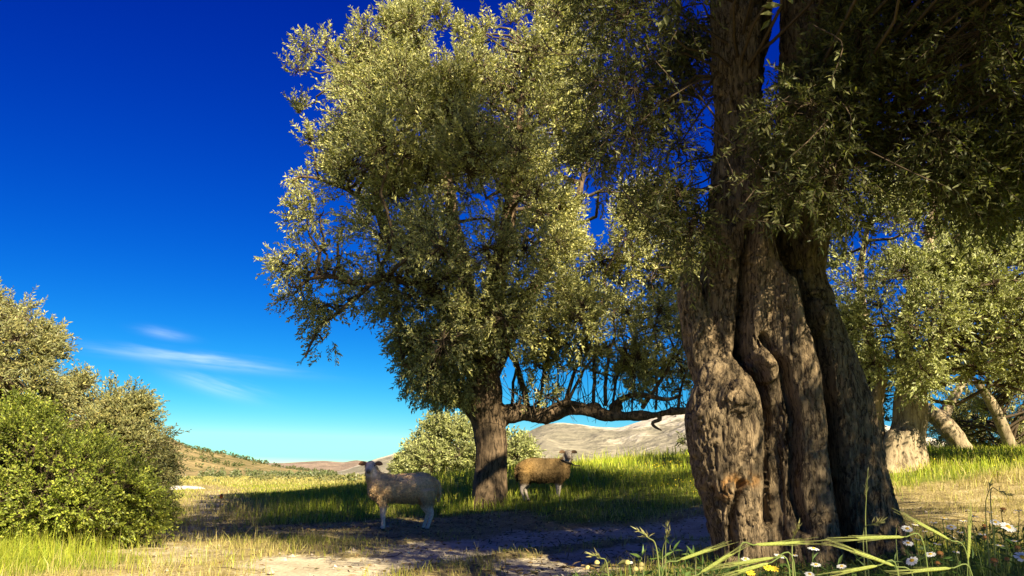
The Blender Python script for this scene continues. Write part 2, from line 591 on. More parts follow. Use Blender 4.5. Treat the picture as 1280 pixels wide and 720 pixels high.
def ground_material():
    m, t, b = new_mat('ground')
    ad = N(t, 'ShaderNodeAttribute', attribute_name='dirt')
    ar = N(t, 'ShaderNodeAttribute', attribute_name='dry')
    tc = N(t, 'ShaderNodeTexCoord')
    n1 = N(t, 'ShaderNodeTexNoise'); n1.inputs['Scale'].default_value = 2.2; n1.inputs['Detail'].default_value = 8; n1.inputs['Roughness'].default_value = 0.65
    n2 = N(t, 'ShaderNodeTexNoise'); n2.inputs['Scale'].default_value = 28; n2.inputs['Detail'].default_value = 6
    vo = N(t, 'ShaderNodeTexVoronoi'); vo.inputs['Scale'].default_value = 38
    for n in (n1, n2, vo):
        t.links.new(tc.outputs['Object'], n.inputs['Vector'])

    def ramp(src, stops):
        r = N(t, 'ShaderNodeValToRGB')
        r.color_ramp.elements[0].position, r.color_ramp.elements[0].color = stops[0][0], (*stops[0][1], 1)
        r.color_ramp.elements[1].position, r.color_ramp.elements[1].color = stops[-1][0], (*stops[-1][1], 1)
        for p, c in stops[1:-1]:
            e = r.color_ramp.elements.new(p); e.color = (*c, 1)
        t.links.new(src, r.inputs[0])
        return r.outputs[0]
    mixn = mathn(t, 'ADD', mathn(t, 'MULTIPLY', n1.outputs[0], 0.55), mathn(t, 'MULTIPLY', n2.outputs[0], 0.45))
    green = ramp(mixn, [(0.35, (0.09, 0.115, 0.018)), (0.5, (0.15, 0.18, 0.028)), (0.65, (0.26, 0.26, 0.06))])
    dry = ramp(mixn, [(0.35, (0.16, 0.12, 0.05)), (0.5, (0.30, 0.235, 0.10)), (0.66, (0.44, 0.36, 0.17))])
    dirt = ramp(mixn, [(0.33, (0.30, 0.245, 0.16)), (0.5, (0.49, 0.415, 0.28)), (0.66, (0.64, 0.555, 0.39))])
    m1 = N(t, 'ShaderNodeMixRGB'); m2 = N(t, 'ShaderNodeMixRGB')

    def sharp(fac):
        v = mathn(t, 'ADD', fac, mathn(t, 'MULTIPLY', mathn(t, 'SUBTRACT', mixn, 0.5), 1.6))
        v = mathn(t, 'MULTIPLY', mathn(t, 'SUBTRACT', v, 0.32), 2.6, True)
        return v
    t.links.new(sharp(ar.outputs['Fac']), m1.inputs[0]); t.links.new(green, m1.inputs[1]); t.links.new(dry, m1.inputs[2])
    t.links.new(sharp(ad.outputs['Fac']), m2.inputs[0]); t.links.new(m1.outputs[0], m2.inputs[1]); t.links.new(dirt, m2.inputs[2])
    t.links.new(m2.outputs[0], b.inputs['Base Color'])
    b.inputs['Roughness'].default_value = 0.95
    b.inputs['Specular IOR Level'].default_value = 0.1
    bp = N(t, 'ShaderNodeBump'); bp.inputs['Strength'].default_value = 0.8; bp.inputs['Distance'].default_value = 0.03
    hh = mathn(t, 'ADD', n2.outputs[0], mathn(t, 'MULTIPLY', vo.outputs['Distance'], 0.35))
    t.links.new(hh, bp.inputs['Height']); t.links.new(bp.outputs[0], b.inputs['Normal'])
    return m


M_ground = ground_material()


def spaced(lo, hi, step, far_lo, far_hi, g=1.16):
    mid = list(np.arange(lo, hi + 1e-6, step))
    s, v, up = step, hi, []
    while v < far_hi:
        s *= g; v += s; up.append(v)
    s, v, dn = step, lo, []
    while v > far_lo:
        s *= g; v -= s; dn.append(v)
    return np.array(dn[::-1] + mid + up)


def build_ground():
    xs = spaced(-11, 11, 0.11, -5000, 5000)
    ys = spaced(-3, 28, 0.11, -600, 6000)
    X, Y = np.meshgrid(xs, ys)
    Z = gz(X, Y)
    dirt, dry, mid = ground_weights(X, Y)
    Z = Z - 0.035 * dirt + 0.0 * dry
    Z = Z + (fbm(v3(X * 3, Y * 3, 1).reshape(-1, 3), 3, 21).reshape(X.shape) - 0.5) * 0.045 * (np.abs(X) < 14) * (np.abs(Y) < 32)
    nx, ny = len(xs), len(ys)
    V = np.stack([X, Y, Z], -1).reshape(-1, 3)
    i = (np.arange(ny - 1)[:, None] * nx + np.arange(nx - 1)[None]).ravel()
    Fq = np.stack([i, i + 1, i + nx + 1, i + nx], 1)
    dv = dirt.ravel()
    isT = dv[Fq].mean(1) > 0.5
    for nm, sel in (('ground', ~isT), ('dirt_track', isT)):
        f = Fq[sel]
        u, inv = np.unique(f, return_inverse=True)
        me = mesh_np(nm, V[u], inv.reshape(f.shape))
        set_float(me, 'dirt', dv[u]); set_float(me, 'dry', dry.ravel()[u])
        o = link(nm, me, M_ground, kind='structure')


build_ground()


def ground_at(x, y):
    d, r, m = ground_weights(np.asarray(x, float), np.asarray(y, float))
    return gz(x, y) - 0.035 * d, d, r, m


# ------------------------------------------------------------------ hills and mountains
def hill_material(name, c_low, c_mid, c_rock, scale, rock_at=0.62):
    m, t, b = new_mat(name)
    tc = N(t, 'ShaderNodeTexCoord')
    n1 = N(t, 'ShaderNodeTexNoise'); n1.inputs['Scale'].default_value = scale; n1.inputs['Detail'].default_value = 9; n1.inputs['Roughness'].default_value = 0.62
    n2 = N(t, 'ShaderNodeTexNoise'); n2.inputs['Scale'].default_value = scale * 6; n2.inputs['Detail'].default_value = 6
    for n in (n1, n2):
        t.links.new(tc.outputs['Object'], n.inputs['Vector'])
    at = N(t, 'ShaderNodeAttribute', attribute_name='rock')
    h = mathn(t, 'ADD', mathn(t, 'MULTIPLY', n1.outputs[0], 0.65), mathn(t, 'MULTIPLY', n2.outputs[0], 0.35))
    r = N(t, 'ShaderNodeValToRGB')
    r.color_ramp.elements[0].position = 0.40; r.color_ramp.elements[0].color = (*c_low, 1)
    r.color_ramp.elements[1].position = 0.57; r.color_ramp.elements[1].color = (*c_mid, 1)
    t.links.new(h, r.inputs[0])
    mx = N(t, 'ShaderNodeMixRGB')
    f = mathn(t, 'ADD', at.outputs['Fac'], mathn(t, 'MULTIPLY', mathn(t, 'SUBTRACT', h, 0.5), 3.0))
    f = mathn(t, 'MULTIPLY', mathn(t, 'SUBTRACT', f, 0.45), 3.0, True)
    t.links.new(f, mx.inputs[0]); t.links.new(r.outputs[0], mx.inputs[1]); mx.inputs[2].default_value = (*c_rock, 1)
    t.links.new(mx.outputs[0], b.inputs['Base Color'])
    b.inputs['Roughness'].default_value = 1.0; b.inputs['Specular IOR Level'].default_value = 0.05
    bp = N(t, 'ShaderNodeBump'); bp.inputs['Strength'].default_value = 0.9; bp.inputs['Distance'].default_value = 0.25 / scale
    t.links.new(h, bp.inputs['Height']); t.links.new(bp.outputs[0], b.inputs['Normal'])
    return m


def hill(name, sil, r_foot, r_ridge, mat, seed, gully=0.22, rough=0.05, nx=260, ny=60, rockf=None):
    sil = np.array(sil, float)
    pxs = np.linspace(sil[0, 0], sil[-1, 0], nx)
    pys = np.interp(pxs, sil[:, 0], sil[:, 1])
    k = np.ones(5) / 5
    pys = np.convolve(np.pad(pys, 2, 'edge'), k, 'valid')
    az = np.array([pdir(a, b)[0] / pdir(a, b)[1] for a, b in zip(pxs, pys)])
    el = np.array([pdir(a, b)[2] / pdir(a, b)[1] for a, b in zip(pxs, pys)])
    Hr = np.maximum(H + el * r_ridge + 0.5, 0.2)
    t = np.linspace(0, 1.5, ny)
    T, A = np.meshgrid(t, az, indexing='ij')
    HH = np.broadcast_to(Hr, T.shape)
    Y = r_foot + (r_ridge - r_foot) * T
    X = A * Y
    sc = 6.0 / (r_ridge - r_foot)
    n = fbm(v3(X * sc, Y * sc, seed).reshape(-1, 3), 5, seed).reshape(X.shape) - 0.5
    ng = np.abs(fbm(v3(X * sc * 1.6, Y * sc * 0.35, seed + 3).reshape(-1, 3), 4, seed + 5).reshape(X.shape) - 0.5) * 2
    prof = np.where(T <= 1, np.clip(T, 0, 1) ** 1.15, 1 - (T - 1) * 1.3)
    env = np.clip(T * (1 - T) * 4, 0, 1)
    Z = HH * (prof + env * (n * gully * 1.6 - (0.35 - ng) * gully * 0.7)) + HH.max() * n * rough * np.clip(T * 2, 0, 1)
    Z = np.where(T == 0, -2.0, Z)
    V = np.stack([X, Y, Z], -1).reshape(-1, 3)
    i = (np.arange(ny - 1)[:, None] * nx + np.arange(nx - 1)[None]).ravel()
    me = mesh_np(name, V, np.stack([i, i + 1, i + nx + 1, i + nx], 1))
    rk = rockf(T, A, n, ng) if rockf else np.zeros_like(T)
    set_float(me, 'rock', np.clip(rk, 0, 1).ravel())
    return link(name, me, mat, kind='structure')


M_mount = hill_material('mountain_rock', (0.20, 0.185, 0.135), (0.30, 0.27, 0.195), (0.50, 0.45, 0.36), 0.012)
M_ridge = hill_material('ridge_earth', (0.20, 0.155, 0.115), (0.34, 0.255, 0.19), (0.42, 0.33, 0.27), 0.014)
M_knoll = hill_material('knoll_earth', (0.16, 0.14, 0.055), (0.33, 0.25, 0.12), (0.38, 0.28, 0.17), 0.06)
hill('mountain', [(395, 594), (430, 589), (470, 574), (510, 563), (560, 556), (600, 552), (640, 548), (662, 538), (680, 530), (700, 528), (722, 530), (745, 534),
                  (775, 535), (800, 527), (830, 519), (860, 510), (930, 496), (1010, 508), (1100, 530), (1180, 552), (1300, 568), (1500, 580), (1700, 592)],
     650, 1500, M_mount, 4, gully=0.28, rough=0.035, nx=420, ny=110,
     rockf=lambda T, A, n, ng: sstep(0.72, 1.0, T + n * 0.5) * 0.62 + 0.3 * sstep(0.05, 0.5, n + 0.25) + 0.35 * sstep(0.05, 0.16, A) * sstep(0.2, 0.5, T))
hill('far_ridge', [(250, 595), (290, 586), (330, 579), (355, 579), (385, 577), (405, 576), (430, 578), (445, 575), (460, 577), (480, 580), (520, 578), (560, 581), (640, 592)],
     1600, 2300, M_ridge, 8, gully=0.2, rough=0.03, rockf=lambda T, A, n, ng: 0.4 * sstep(0.0, 0.3, n))
hill('left_hill', [(-260, 575), (-150, 540), (-40, 520), (60, 522), (140, 532), (180, 540), (205, 546), (222, 553), (240, 562), (262, 566), (285, 570), (305, 575), (330, 581),
                   (350, 586), (380, 590), (420, 593.5)],
     230, 360, M_knoll, 2, gully=0.25, rough=0.03, nx=300, ny=90, rockf=lambda T, A, n, ng: 0.5 * sstep(0.0, 0.25, n) * sstep(-0.36, -0.42, A))


# ------------------------------------------------------------------ foliage machinery
def make_leaves(pos, dirn, L, W, col, fine=False, flip=None):
    n = len(pos)
    d = dirn / (np.linalg.norm(dirn, axis=1)[:, None] + 1e-9)
    r = rng.normal(size=(n, 3))
    s = np.cross(d, r); s /= np.linalg.norm(s, axis=1)[:, None] + 1e-9
    nn = np.cross(s, d)
    up = np.sign(nn[:, 2:3] + 0.35 * rng.normal(size=(n, 1))); up[up == 0] = 1
    s = s * up; nn = nn * up
    L = L[:, None]; W = W[:, None]
    if fine:
        ts = [(0.0, 0.08), (0.3, 0.9), (0.65, 0.85), (1.0, 0.03)]
        verts = []
        for t, w in ts:
            c = pos + d * L * t + nn * L * (0.12 * t * (1 - t) * 4 - 0.1 * t)
            verts += [c - s * W * 0.5 * w, c + s * W * 0.5 * w]
        V = np.stack(verts, 1).reshape(-1, 3)
        b = np.arange(n)[:, None] * 8
        Fq = np.concatenate([b + np.array([[0, 1, 3, 2]]), b + np.array([[2, 3, 5, 4]]), b + np.array([[4, 5, 7, 6]])])
        return V, Fq, np.repeat(col, 8, 0)
    a = pos
    l = pos + d * L * 0.45 - s * W * 0.5 + nn * W * 0.2
    t = pos + d * L - nn * L * 0.08
    q = pos + d * L * 0.45 + s * W * 0.5 + nn * W * 0.2
    V = np.stack([a, q, t, l], 1).reshape(-1, 3)
    b = np.arange(n)[:, None] * 4
    Fq = b + np.array([[0, 1, 2, 3]])
    return V, Fq, np.repeat(col, 4, 0)


def leaf_colors(n, palette, jitter=0.22):
    pal = np.array(palette)
    k = rng.integers(0, len(pal), n)
    k2 = rng.integers(0, len(pal), n)
    u = rng.random((n, 1))
    c = pal[k] * u + pal[k2] * (1 - u)
    return c * (1 + jitter * rng.normal(size=(n, 1))).clip(0.45, 1.7)


def sprays(base, axis, length, nleaf, L, W, palette, fine=False, droop=0.15, spread=0.9):
    """leafy shoots: returns leaf mesh arrays and twig tube arrays"""
    m = len(base)
    axis = axis / (np.linalg.norm(axis, axis=1)[:, None] + 1e-9)
    end = base + axis * length[:, None] - np.array([0, 0, 1.0]) * (droop * length)[:, None]
    bend = np.array([0, 0, 1.0]) * (0.12 * droop * length)[:, None] + rng.normal(size=(m, 3)) * (0.05 * length)[:, None]
    t = np.linspace(0.12, 1.0, nleaf)[None, :] + rng.normal(size=(m, nleaf)) * 0.03
    tt = t[..., None]
    pos = base[:, None] * (1 - tt) + end[:, None] * tt + bend[:, None] * 4 * tt * (1 - tt) * 0.5
    r = rng.normal(size=(m, nleaf, 3))
    ax = axis[:, None]
    side = r - (r * ax).sum(-1, keepdims=True) * ax
    side /= np.linalg.norm(side, axis=-1, keepdims=True) + 1e-9
    ld = ax * (1 - 0.35 * spread + 0.3 * t[..., None] ** 3) + side * spread
    n = m * nleaf
    Ls = L * rng.uniform(0.65, 1.2, n); Ws = W * rng.uniform(0.7, 1.25, n)
    # shoots share a tint so that clumps of leaves differ from each other
    shoot = np.repeat(1 + 0.16 * rng.normal(size=(m, 1)), nleaf, 0).clip(0.6, 1.5)
    col = leaf_colors(n, palette) * shoot
    lv = make_leaves(pos.reshape(-1, 3), ld.reshape(-1, 3), Ls, Ws, col, fine)
    tw = (base, end, bend * 0.5)
    return lv, tw


def in_poly(px, py, poly):
    poly = np.asarray(poly, float)
    ins = np.zeros(px.shape, bool)
    dmin = np.full(px.shape, 1e9)
    for a, b in zip(poly, np.roll(poly, -1, 0)):
        c = ((a[1] > py) != (b[1] > py))
        with np.errstate(divide='ignore', invalid='ignore'):
            xi = (b[0] - a[0]) * (py - a[1]) / (b[1] - a[1]) + a[0]
        ins ^= c & (px < xi)
        d = b - a
        t = np.clip(((px - a[0]) * d[0] + (py - a[1]) * d[1]) / (d @ d), 0, 1)
        dmin = np.minimum(dmin, np.hypot(px - a[0] - t * d[0], py - a[1] - t * d[1]))
    return ins, dmin


def clumps_in(poly, d0, thick, n, rad, near_bias=0.0, shell=0.5, spacing=0.55):
    """clump centres and radii filling the volume whose outline is poly (photo pixels at distance d0)"""
    poly = np.asarray(poly, float)
    lo, hi = poly.min(0), poly.max(0)
    out, rr = [], []
    cand = np.empty((0, 2))
    tries = 0
    gx, gy = np.meshgrid(np.linspace(lo[0], hi[0], 60), np.linspace(lo[1], hi[1], 60))
    ins, dm = in_poly(gx.ravel(), gy.ravel(), poly)
    emax = dm[ins].max()
    while len(out) < n and tries < n * 60:
        tries += 1
        q = rng.uniform(lo, hi)
        i, e = in_poly(np.array([q[0]]), np.array([q[1]]), poly)
        if not i[0]:
            continue
        r = rng.uniform(*rad)
        e = e[0]
        if e < r * F / d0 * 0.55:
            r = max(rad[0] * 0.55, e * d0 / F / 0.6)
            if r > rad[0] * 1.05 or e < 2:
                continue
        h = thick * math.sqrt(max(0.02, 1 - (1 - min(1, e / emax)) ** 2))
        u = rng.uniform(-1, 1)
        if rng.random() < shell:
            u = math.copysign(abs(u) ** 0.4, u)
        u = u * h
        p = P(q[0], q[1], d0 + u - near_bias)
        p[0] = P(q[0], q[1], d0)[0] * (p[1] / d0) ** 0.6     # keep widths natural front to back
        if out and np.min(np.linalg.norm(np.array(out) - p, axis=1)) < spacing * r and tries < n * 40:
            continue
        out.append(p); rr.append(r)
    return np.array(out), np.array(rr)


def fill_clumps(C, R, nspray, slen, nleaf, L, W, palette, center, up=0.5, fine=False, droop=0.15, twig=0.003, outw=0.7, spread=0.9):
    m = len(C)
    k = np.repeat(np.arange(m), nspray)
    n = len(k)
    u = rng.normal(size=(n, 3)); u /= np.linalg.norm(u, axis=1)[:, None]
    rad = rng.random(n) ** 0.5
    base = C[k] + u * (R[k] * rad * 0.8)[:, None]
    outv = C[k] - center
    outv /= np.linalg.norm(outv, axis=1)[:, None] + 1e-9
    axis = u * 0.8 + outv * outw + np.array([0, 0, up]) + rng.normal(size=(n, 3)) * 0.3
    ln = slen * rng.uniform(0.6, 1.25, n)
    lv, tw = sprays(base, axis, ln, nleaf, L, W, palette, fine, droop, spread)
    # inner twigs from clump centre to shoot base, plus the shoot axis itself
    sel = rng.random(n) < 0.55
    A = np.concatenate([C[k][sel], tw[0]]); B = np.concatenate([base[sel], tw[1]])
    bd = np.concatenate([rng.normal(size=(sel.sum(), 3)) * 0.03, tw[2]])
    r0 = np.concatenate([np.full(sel.sum(), twig * 2.2), np.full(n, twig)])
    r1 = np.concatenate([np.full(sel.sum(), twig * 1.2), np.full(n, twig * 0.4)])
    tv = multi_tubes(A, B, r0, r1, 3, bd)
    return lv, tv


def wobble_path(a, b, n=6, amp=0.12, sag=0.0):
    t = np.linspace(0, 1, n)[:, None]
    L = np.linalg.norm(b - a)
    p = a * (1 - t) + b * t
    w = rng.normal(size=(n, 3)) * amp * L * 0.35
    w[0] = 0; w[-1] = 0
    p = p + w
    p[:, 2] += sag * L * (t[:, 0] * (1 - t[:, 0]) * 4)
    return p


def branchlets(limbs, C, R, r0=0.035, r1=0.01, sides=5, drop=0.0):
    """connect each clump with the nearest limb point; limbs: list of (pts, rad)"""
    LP = np.concatenate([l[0] for l in limbs]); LR = np.concatenate([l[1] for l in limbs])
    parts = []
    for c, r in zip(C, R):
        dv = LP - c
        dist = np.linalg.norm(dv * np.array([1, 1, 0.8]), axis=1) + np.maximum(dv[:, 2], 0) * 0.8
        k = int(np.argmin(dist))
        if np.linalg.norm(dv[k]) < 0.15:
            continue
        p = wobble_path(LP[k], c, 5, 0.16, 0.08)
        q, rr = catmull(p, np.linspace(min(r0, max(LR[k] * 0.8, r1 * 1.3)), r1, 5), 2)
        parts.append(tube(q, rr, sides, False))
    return join(parts)


def limb(pts, rads, n=5, amp=0.0):
    p, r = catmull(np.array(pts), np.array(rads), n)
    if amp:
        w = fbm(p * 2.2, 2, 3)[:, None] - 0.5
        w2 = fbm(p * 2.2 + 9, 2, 4)[:, None] - 0.5
        p = p + np.concatenate([w, w2, w * 0.5], 1) * amp
    return p, r


def barkify(V, Fs, fine=0.012, coarse=0.03, fx=16.0, fz=3.0, seed=3):
    n = normals(V, Fs)
    c = fbm(V * np.array([3.0, 3.0, 1.6]) + seed, 3, seed) - 0.5
    w = V + (fbm(V * 4.0, 2, seed + 2)[:, None] - 0.5) * 0.12
    rd = 1 - np.abs(2 * fbm(w * np.array([fx, fx, fz]), 3, seed + 7) - 1)
    kn = fbm(V * np.array([26, 26, 18.0]), 2, seed + 11) - 0.5
    return V + n * (c * coarse * 2 + (rd - 0.75) * fine * 2.4 + kn * fine)[:, None]


def finish_tree(root, leaves, twigs, M_l, M_t=M_twig, crown_name='crown'):
    V, Fq, c = [np.concatenate(x) if i != 1 else x for i, x in enumerate(zip(*leaves))]
    off, fs = 0, []
    for vv, f in zip([l[0] for l in leaves], Fq):
        fs.append(f + off); off += len(vv)
    part(crown_name, V, np.concatenate(fs), M_l, root, c, smooth=False, kind='stuff')
    if twigs:
        tv, tf = join(twigs)
        part('twigs', tv, tf, M_t, root, kind='stuff')


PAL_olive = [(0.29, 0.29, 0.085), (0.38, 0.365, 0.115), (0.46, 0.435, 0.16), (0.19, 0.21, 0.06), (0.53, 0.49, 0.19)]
PAL_dark = [(0.075, 0.09, 0.026), (0.10, 0.115, 0.034), (0.135, 0.14, 0.042), (0.17, 0.165, 0.05), (0.055, 0.07, 0.02)]  # shade is put into this colour for the big olive's foliage in view
PAL_sage = [(0.26, 0.28, 0.095), (0.33, 0.345, 0.12), (0.41, 0.41, 0.155), (0.2, 0.23, 0.075)]
PAL_shrub = [(0.21, 0.26, 0.03), (0.27, 0.32, 0.04), (0.34, 0.37, 0.05), (0.16, 0.2, 0.025), (0.4, 0.4, 0.07)]


# ------------------------------------------------------------------ the ancient olive in the right foreground
def big_olive():
    D = 6.5

    def seg(spec, dd):
        pts = [P(x, y, dd) for x, y, r in spec]
        rad = [r * dd / F * 1.02 for x, y, r in spec]
        return catmull(pts, rad, 6)
    cols = [
        (([(932, -260, 44), (930, -120, 43), (926, 0, 41), (925, 100, 37), (927, 200, 37), (918, 300, 40), (911, 400, 36), (910, 480, 36), (915, 560, 30)]), 6.42),
        (([(900, 455, 20), (905, 495, 42), (908, 540, 49), (915, 590, 45), (926, 640, 39), (938, 700, 37), (946, 780, 45)]), 6.12),
        (([(951, 180, 22), (952, 250, 25), (953, 320, 26), (950, 400, 26), (958, 450, 24), (962, 520, 18), (965, 580, 17), (972, 640, 20), (980, 700, 28), (985, 780, 34)]), 6.16),
        (([(1032, -260, 48), (1025, -120, 48), (1020, 0, 46), (1019, 100, 47), (1016, 200, 46), (1004, 280, 36), (996, 340, 33), (1002, 380, 40)]), 6.62),
        (([(984, 330, 24), (990, 380, 31), (998, 440, 33), (1004, 520, 34), (1008, 600, 35), (1014, 680, 40), (1018, 780, 52)]), 6.10),
        (([(1006, 372, 30), (1020, 415, 33), (1034, 480, 42), (1053, 560, 44), (1070, 640, 47), (1088, 710, 54), (1100, 790, 66)]), 6.48),
        (([(858, 342, 8), (862, 362, 15), (867, 395, 18), (878, 432, 23), (893, 472, 27)]), 6.3),
        (([(965, 250, 40), (968, 330, 46), (975, 420, 62), (984, 500, 72), (992, 600, 78), (1004, 700, 86), (1010, 800, 105)]), 6.85),
        (([(925, 700, 26), (912, 740, 32), (900, 800, 44)]), 6.3),
        (([(1100, 690, 30), (1125, 730, 36), (1150, 790, 46)]), 6.4),
    ]
    parts = []
    for spec, dd in cols:
        p, r = seg(spec, dd)
        parts.append(tube(p, r, 20, True))
    # knots and collars
    for (x, y, r, dd) in ((958, 455, 20, 6.02), (915, 610, 24, 5.98), (1005, 395, 30, 6.2), (892, 520, 26, 6.0), (940, 250, 20, 6.22), (922, 500, 22, 5.9)):
        c = P(x, y, dd); rr = r * dd / F
        p, q = catmull([c - [0, 0, rr], c, c + [0, 0, rr]], [rr * 0.5, rr, rr * 0.5], 4)
        parts.append(tube(p, q, 14, True))
    V, Fs = remesh(parts, 0.0135, 3)
    V = barkify(V, Fs, 0.014, 0.022, 19, 3.4, 5)
    wv = V + (fbm(V * 9, 2, 61)[:, None] - 0.5) * 0.05
    fis = np.abs(2 * fbm(wv * np.array([30.0, 30.0, 5.5]), 2, 63) - 1)
    V = V - normals(V, Fs) * (0.024 * np.exp(-(fis / 0.10) ** 2))[:, None]
    V = V + normals(V, Fs) * ((fbm(V * np.array([7.0, 7.0, 2.2]), 3, 44) - 0.5) * 0.035)[:, None]
    # deep crevices between the columns of the trunk, cut into the wood
    for line, wpx, dep in (([(934, 285), (932, 330), (930, 380), (927, 440)], 5, 0.24), ([(927, 440), (945, 468), (953, 520), (951, 600), (953, 650)], 5.5, 0.17),
                           ([(950, 425), (972, 465), (980, 530), (983, 600), (992, 660)], 4.5, 0.15), ([(996, 330), (1012, 400), (1030, 460), (1040, 540), (1047, 620), (1060, 690)], 11, 0.34),
                           ([(970, -80), (968, 40), (966, 120), (962, 200), (968, 280), (984, 340)], 8, 0.30), ([(914, 604), (906, 640), (912, 690)], 4, 0.09), ([(1005, 372), (1030, 366), (1045, 372)], 4, 0.06),
                           ([(880, 640), (892, 668), (897, 700)], 4, 0.06)):
        L3 = np.array([P(x, y, 6.15) for x, y in line])
        wob = (fbm(V * 3.5, 2, 71) - 0.5) * 0.05
        front = V[:, 1] < 6.75
        dd = dist_poly(V[:, 0] + wob, V[:, 2], L3[:, [0, 2]])
        wm = wpx * 6.15 / F
        V[:, 1] += front * dep * np.exp(-(dd / wm) ** 2)
    base = np.array([2.2, 6.4, float(gz(2.2, 6.4))])
    root = thing('ancient_olive_tree', 'massive old olive with a deeply grooved swollen trunk in the right foreground', 'tree', base)
    tr = part('trunk', V, Fs, M_bark, root)
    sc = P(930, 601, 5.85)
    d = (V - sc) / np.array([0.10, 0.3, 0.035])
    sc2 = P(908, 612, 5.85)
    d2 = (V - sc2) / np.array([0.05, 0.3, 0.06])
    nz = fbm(V * 22, 3, 8)
    set_float(tr.data, 'scar', np.clip(np.exp(-(d ** 2).sum(1) * 0.8) + 0.7 * np.exp(-(d2 ** 2).sum(1)), 0, 1) * sstep(0.35, 0.6, nz))
    # limbs above the picture
    a = P(931, -200, 6.42); b = P(1042, -200, 6.62)
    sk = []
    for pts, rads in (([a, (1.6, 6.2, 6.8), (1.2, 5.6, 8.2), (0.9, 5.2, 9.6)], [0.25, 0.19, 0.12, 0.05]),
                      ([a, (2.0, 6.9, 7.2), (2.0, 7.8, 8.6), (1.6, 8.6, 10)], [0.24, 0.17, 0.11, 0.05]),
                      ([a, (2.2, 5.3, 6.4), (2.6, 4.2, 7.4), (2.8, 3.2, 8.6)], [0.2, 0.15, 0.1, 0.04]),
                      ([b, (3.2, 6.4, 6.7), (3.9, 6.0, 8.3), (4.4, 5.6, 10.2)], [0.27, 0.2, 0.12, 0.05]),
                      ([b, (3.2, 7.2, 6.6), (4.8, 7.8, 7.6), (6.4, 8.0, 8.6)], [0.24, 0.17, 0.11, 0.05]),
                      ([b, (3.1, 6.0, 6.4), (4.2, 4.6, 7.4), (5.4, 3.6, 8.2)], [0.22, 0.15, 0.1, 0.05])):
        p, r = limb(pts, rads, 6, 0.25)
        sk.append((p, r))
        v, f = tube(p, r, 10, True)
        v = barkify(v, f, 0.008, 0.02, 14, 5, 3)
        part('limb', v, f, M_bark, root)
    sk.append(seg([(1036, -120, 48), (1028, 0, 44), (1022, 100, 40), (1016, 200, 36)], 6.5))
    sk.append(seg([(930, -120, 48), (926, 0, 44), (925, 100, 40)], 6.4))
    center = np.array([3.2, 6.2, 6.8])
    Cs, Rs = [], []
    for poly, d0, th, n, rd in (
            ([(742, -120), (722, 20), (742, 90), (732, 150), (748, 195), (800, 225), (838, 255), (862, 330), (888, 300), (892, -120)], 6.4, 1.1, 42, (0.24, 0.42)),
            ([(985, 85), (1040, 70), (1090, -120), (1085, 230), (1015, 262), (968, 232), (962, 90)], 5.5, 0.45, 20, (0.2, 0.32)),
            ([(1070, -160), (1480, -160), (1480, 280), (1300, 255), (1205, 232), (1150, 170), (1075, 200)], 6.4, 2.0, 130, (0.32, 0.55)),
            ([(1095, 150), (1160, 150), (1290, 220), (1290, 268), (1230, 250), (1130, 210)], 5.4, 0.5, 10, (0.2, 0.32))):
        c, r = clumps_in(poly, d0, th, n, rd)
        Cs.append(c); Rs.append(r)
    for i in range(len(Cs)):
        px, py = proj(Cs[i])
        k = ~((px > 876) & (px < 972) & (py < 330) & (Cs[i][:, 1] < 6.7) & ~((py < 240) & (py > 185) & (px > 940)))
        Cs[i], Rs[i] = Cs[i][k], Rs[i][k]
    nin = sum(len(c) for c in Cs)
    # the crown above the picture, which throws the shade
    up = []
    R3 = np.array([5.8, 7.2, 4.6]); c0 = np.array([3.6, 5.2, 7.5])
    lit = [(P(x, y, 6.0), 0.32) for x, y in ((880, 500), (900, 560), (905, 640), (930, 680), (900, 280), (945, 300), (945, 360), (1000, 660), (1020, 420), (870, 440))]  # spots kept sunlit by shaping gaps into the unseen crown
    lit += [(np.array([x, 1.35, 0.72]), 0.5) for x in (0.35, 0.5, 0.68)]
    lit += [(np.array([-1.7, 7.5, 0.05]), 0.85), (np.array([-2.8, 8.6, 0.05]), 0.9), (P(615, 565, 16.3), 0.2), (P(624, 612, 16.3), 0.15), (P(478, 608, 12.3), 0.42), (P(515, 604, 12.3), 0.34), (P(560, 668, 11), 0.15), (P(640, 655, 13), 0.2), (P(430, 665, 11), 0.3), (P(760, 650, 12), 0.2), (P(700, 640, 14), 0.25), (P(840, 628, 15), 0.3), (P(700, 516, 16), 0.35), (P(672, 583, 16.3), 0.14)]

    lit += [(np.array([x, y, float(gz(x, y))]), rr) for x, y, rr in zip(rng.uniform(-2.6, 3.0, 30), rng.uniform(8.0, 15.5, 30), rng.uniform(0.08, 0.22, 30))]  # scattered gaps added so sun dapples break up the shade

    lit += [(P(x, y, d), rr) for x, y, d, rr in ((775, 262, 15.4, 0.9), (825, 285, 15.4, 0.9), (735, 310, 15.2, 0.7), (1130, 560, 15.5, 0.5), (1140, 420, 14.6, 0.9), (1230, 400, 14.6, 0.9), (690, 200, 14.5, 0.8))]

    def shades(p, r):
        for q, rr in lit:
            v = p - q
            t = v @ SUN
            if t > 0 and np.linalg.norm(v - SUN * t) < rr + r * 0.42:
                return True
        return False
    tries = 0
    while len(up) < 420 and tries < 60000:
        tries += 1
        u = rng.normal(size=3); u /= np.linalg.norm(u)
        p = c0 + u * R3 * rng.uniform(0.55, 1.0)
        px, py = proj(p)
        if p[2] < 3.4 or (p[1] > 0.2 and py[0] > -45 - 0.8 * F / np.linalg.norm(p - [0, 0, H]) and 200 < px[0] < 1600) or shades(p, 0.65):
            continue
        if p[0] < 0.4 + 0.12 * (p[1] - 6):
            continue
        if up and np.min(np.linalg.norm(np.array(up) - p, axis=1)) < 0.5:
            continue
        up.append(p)
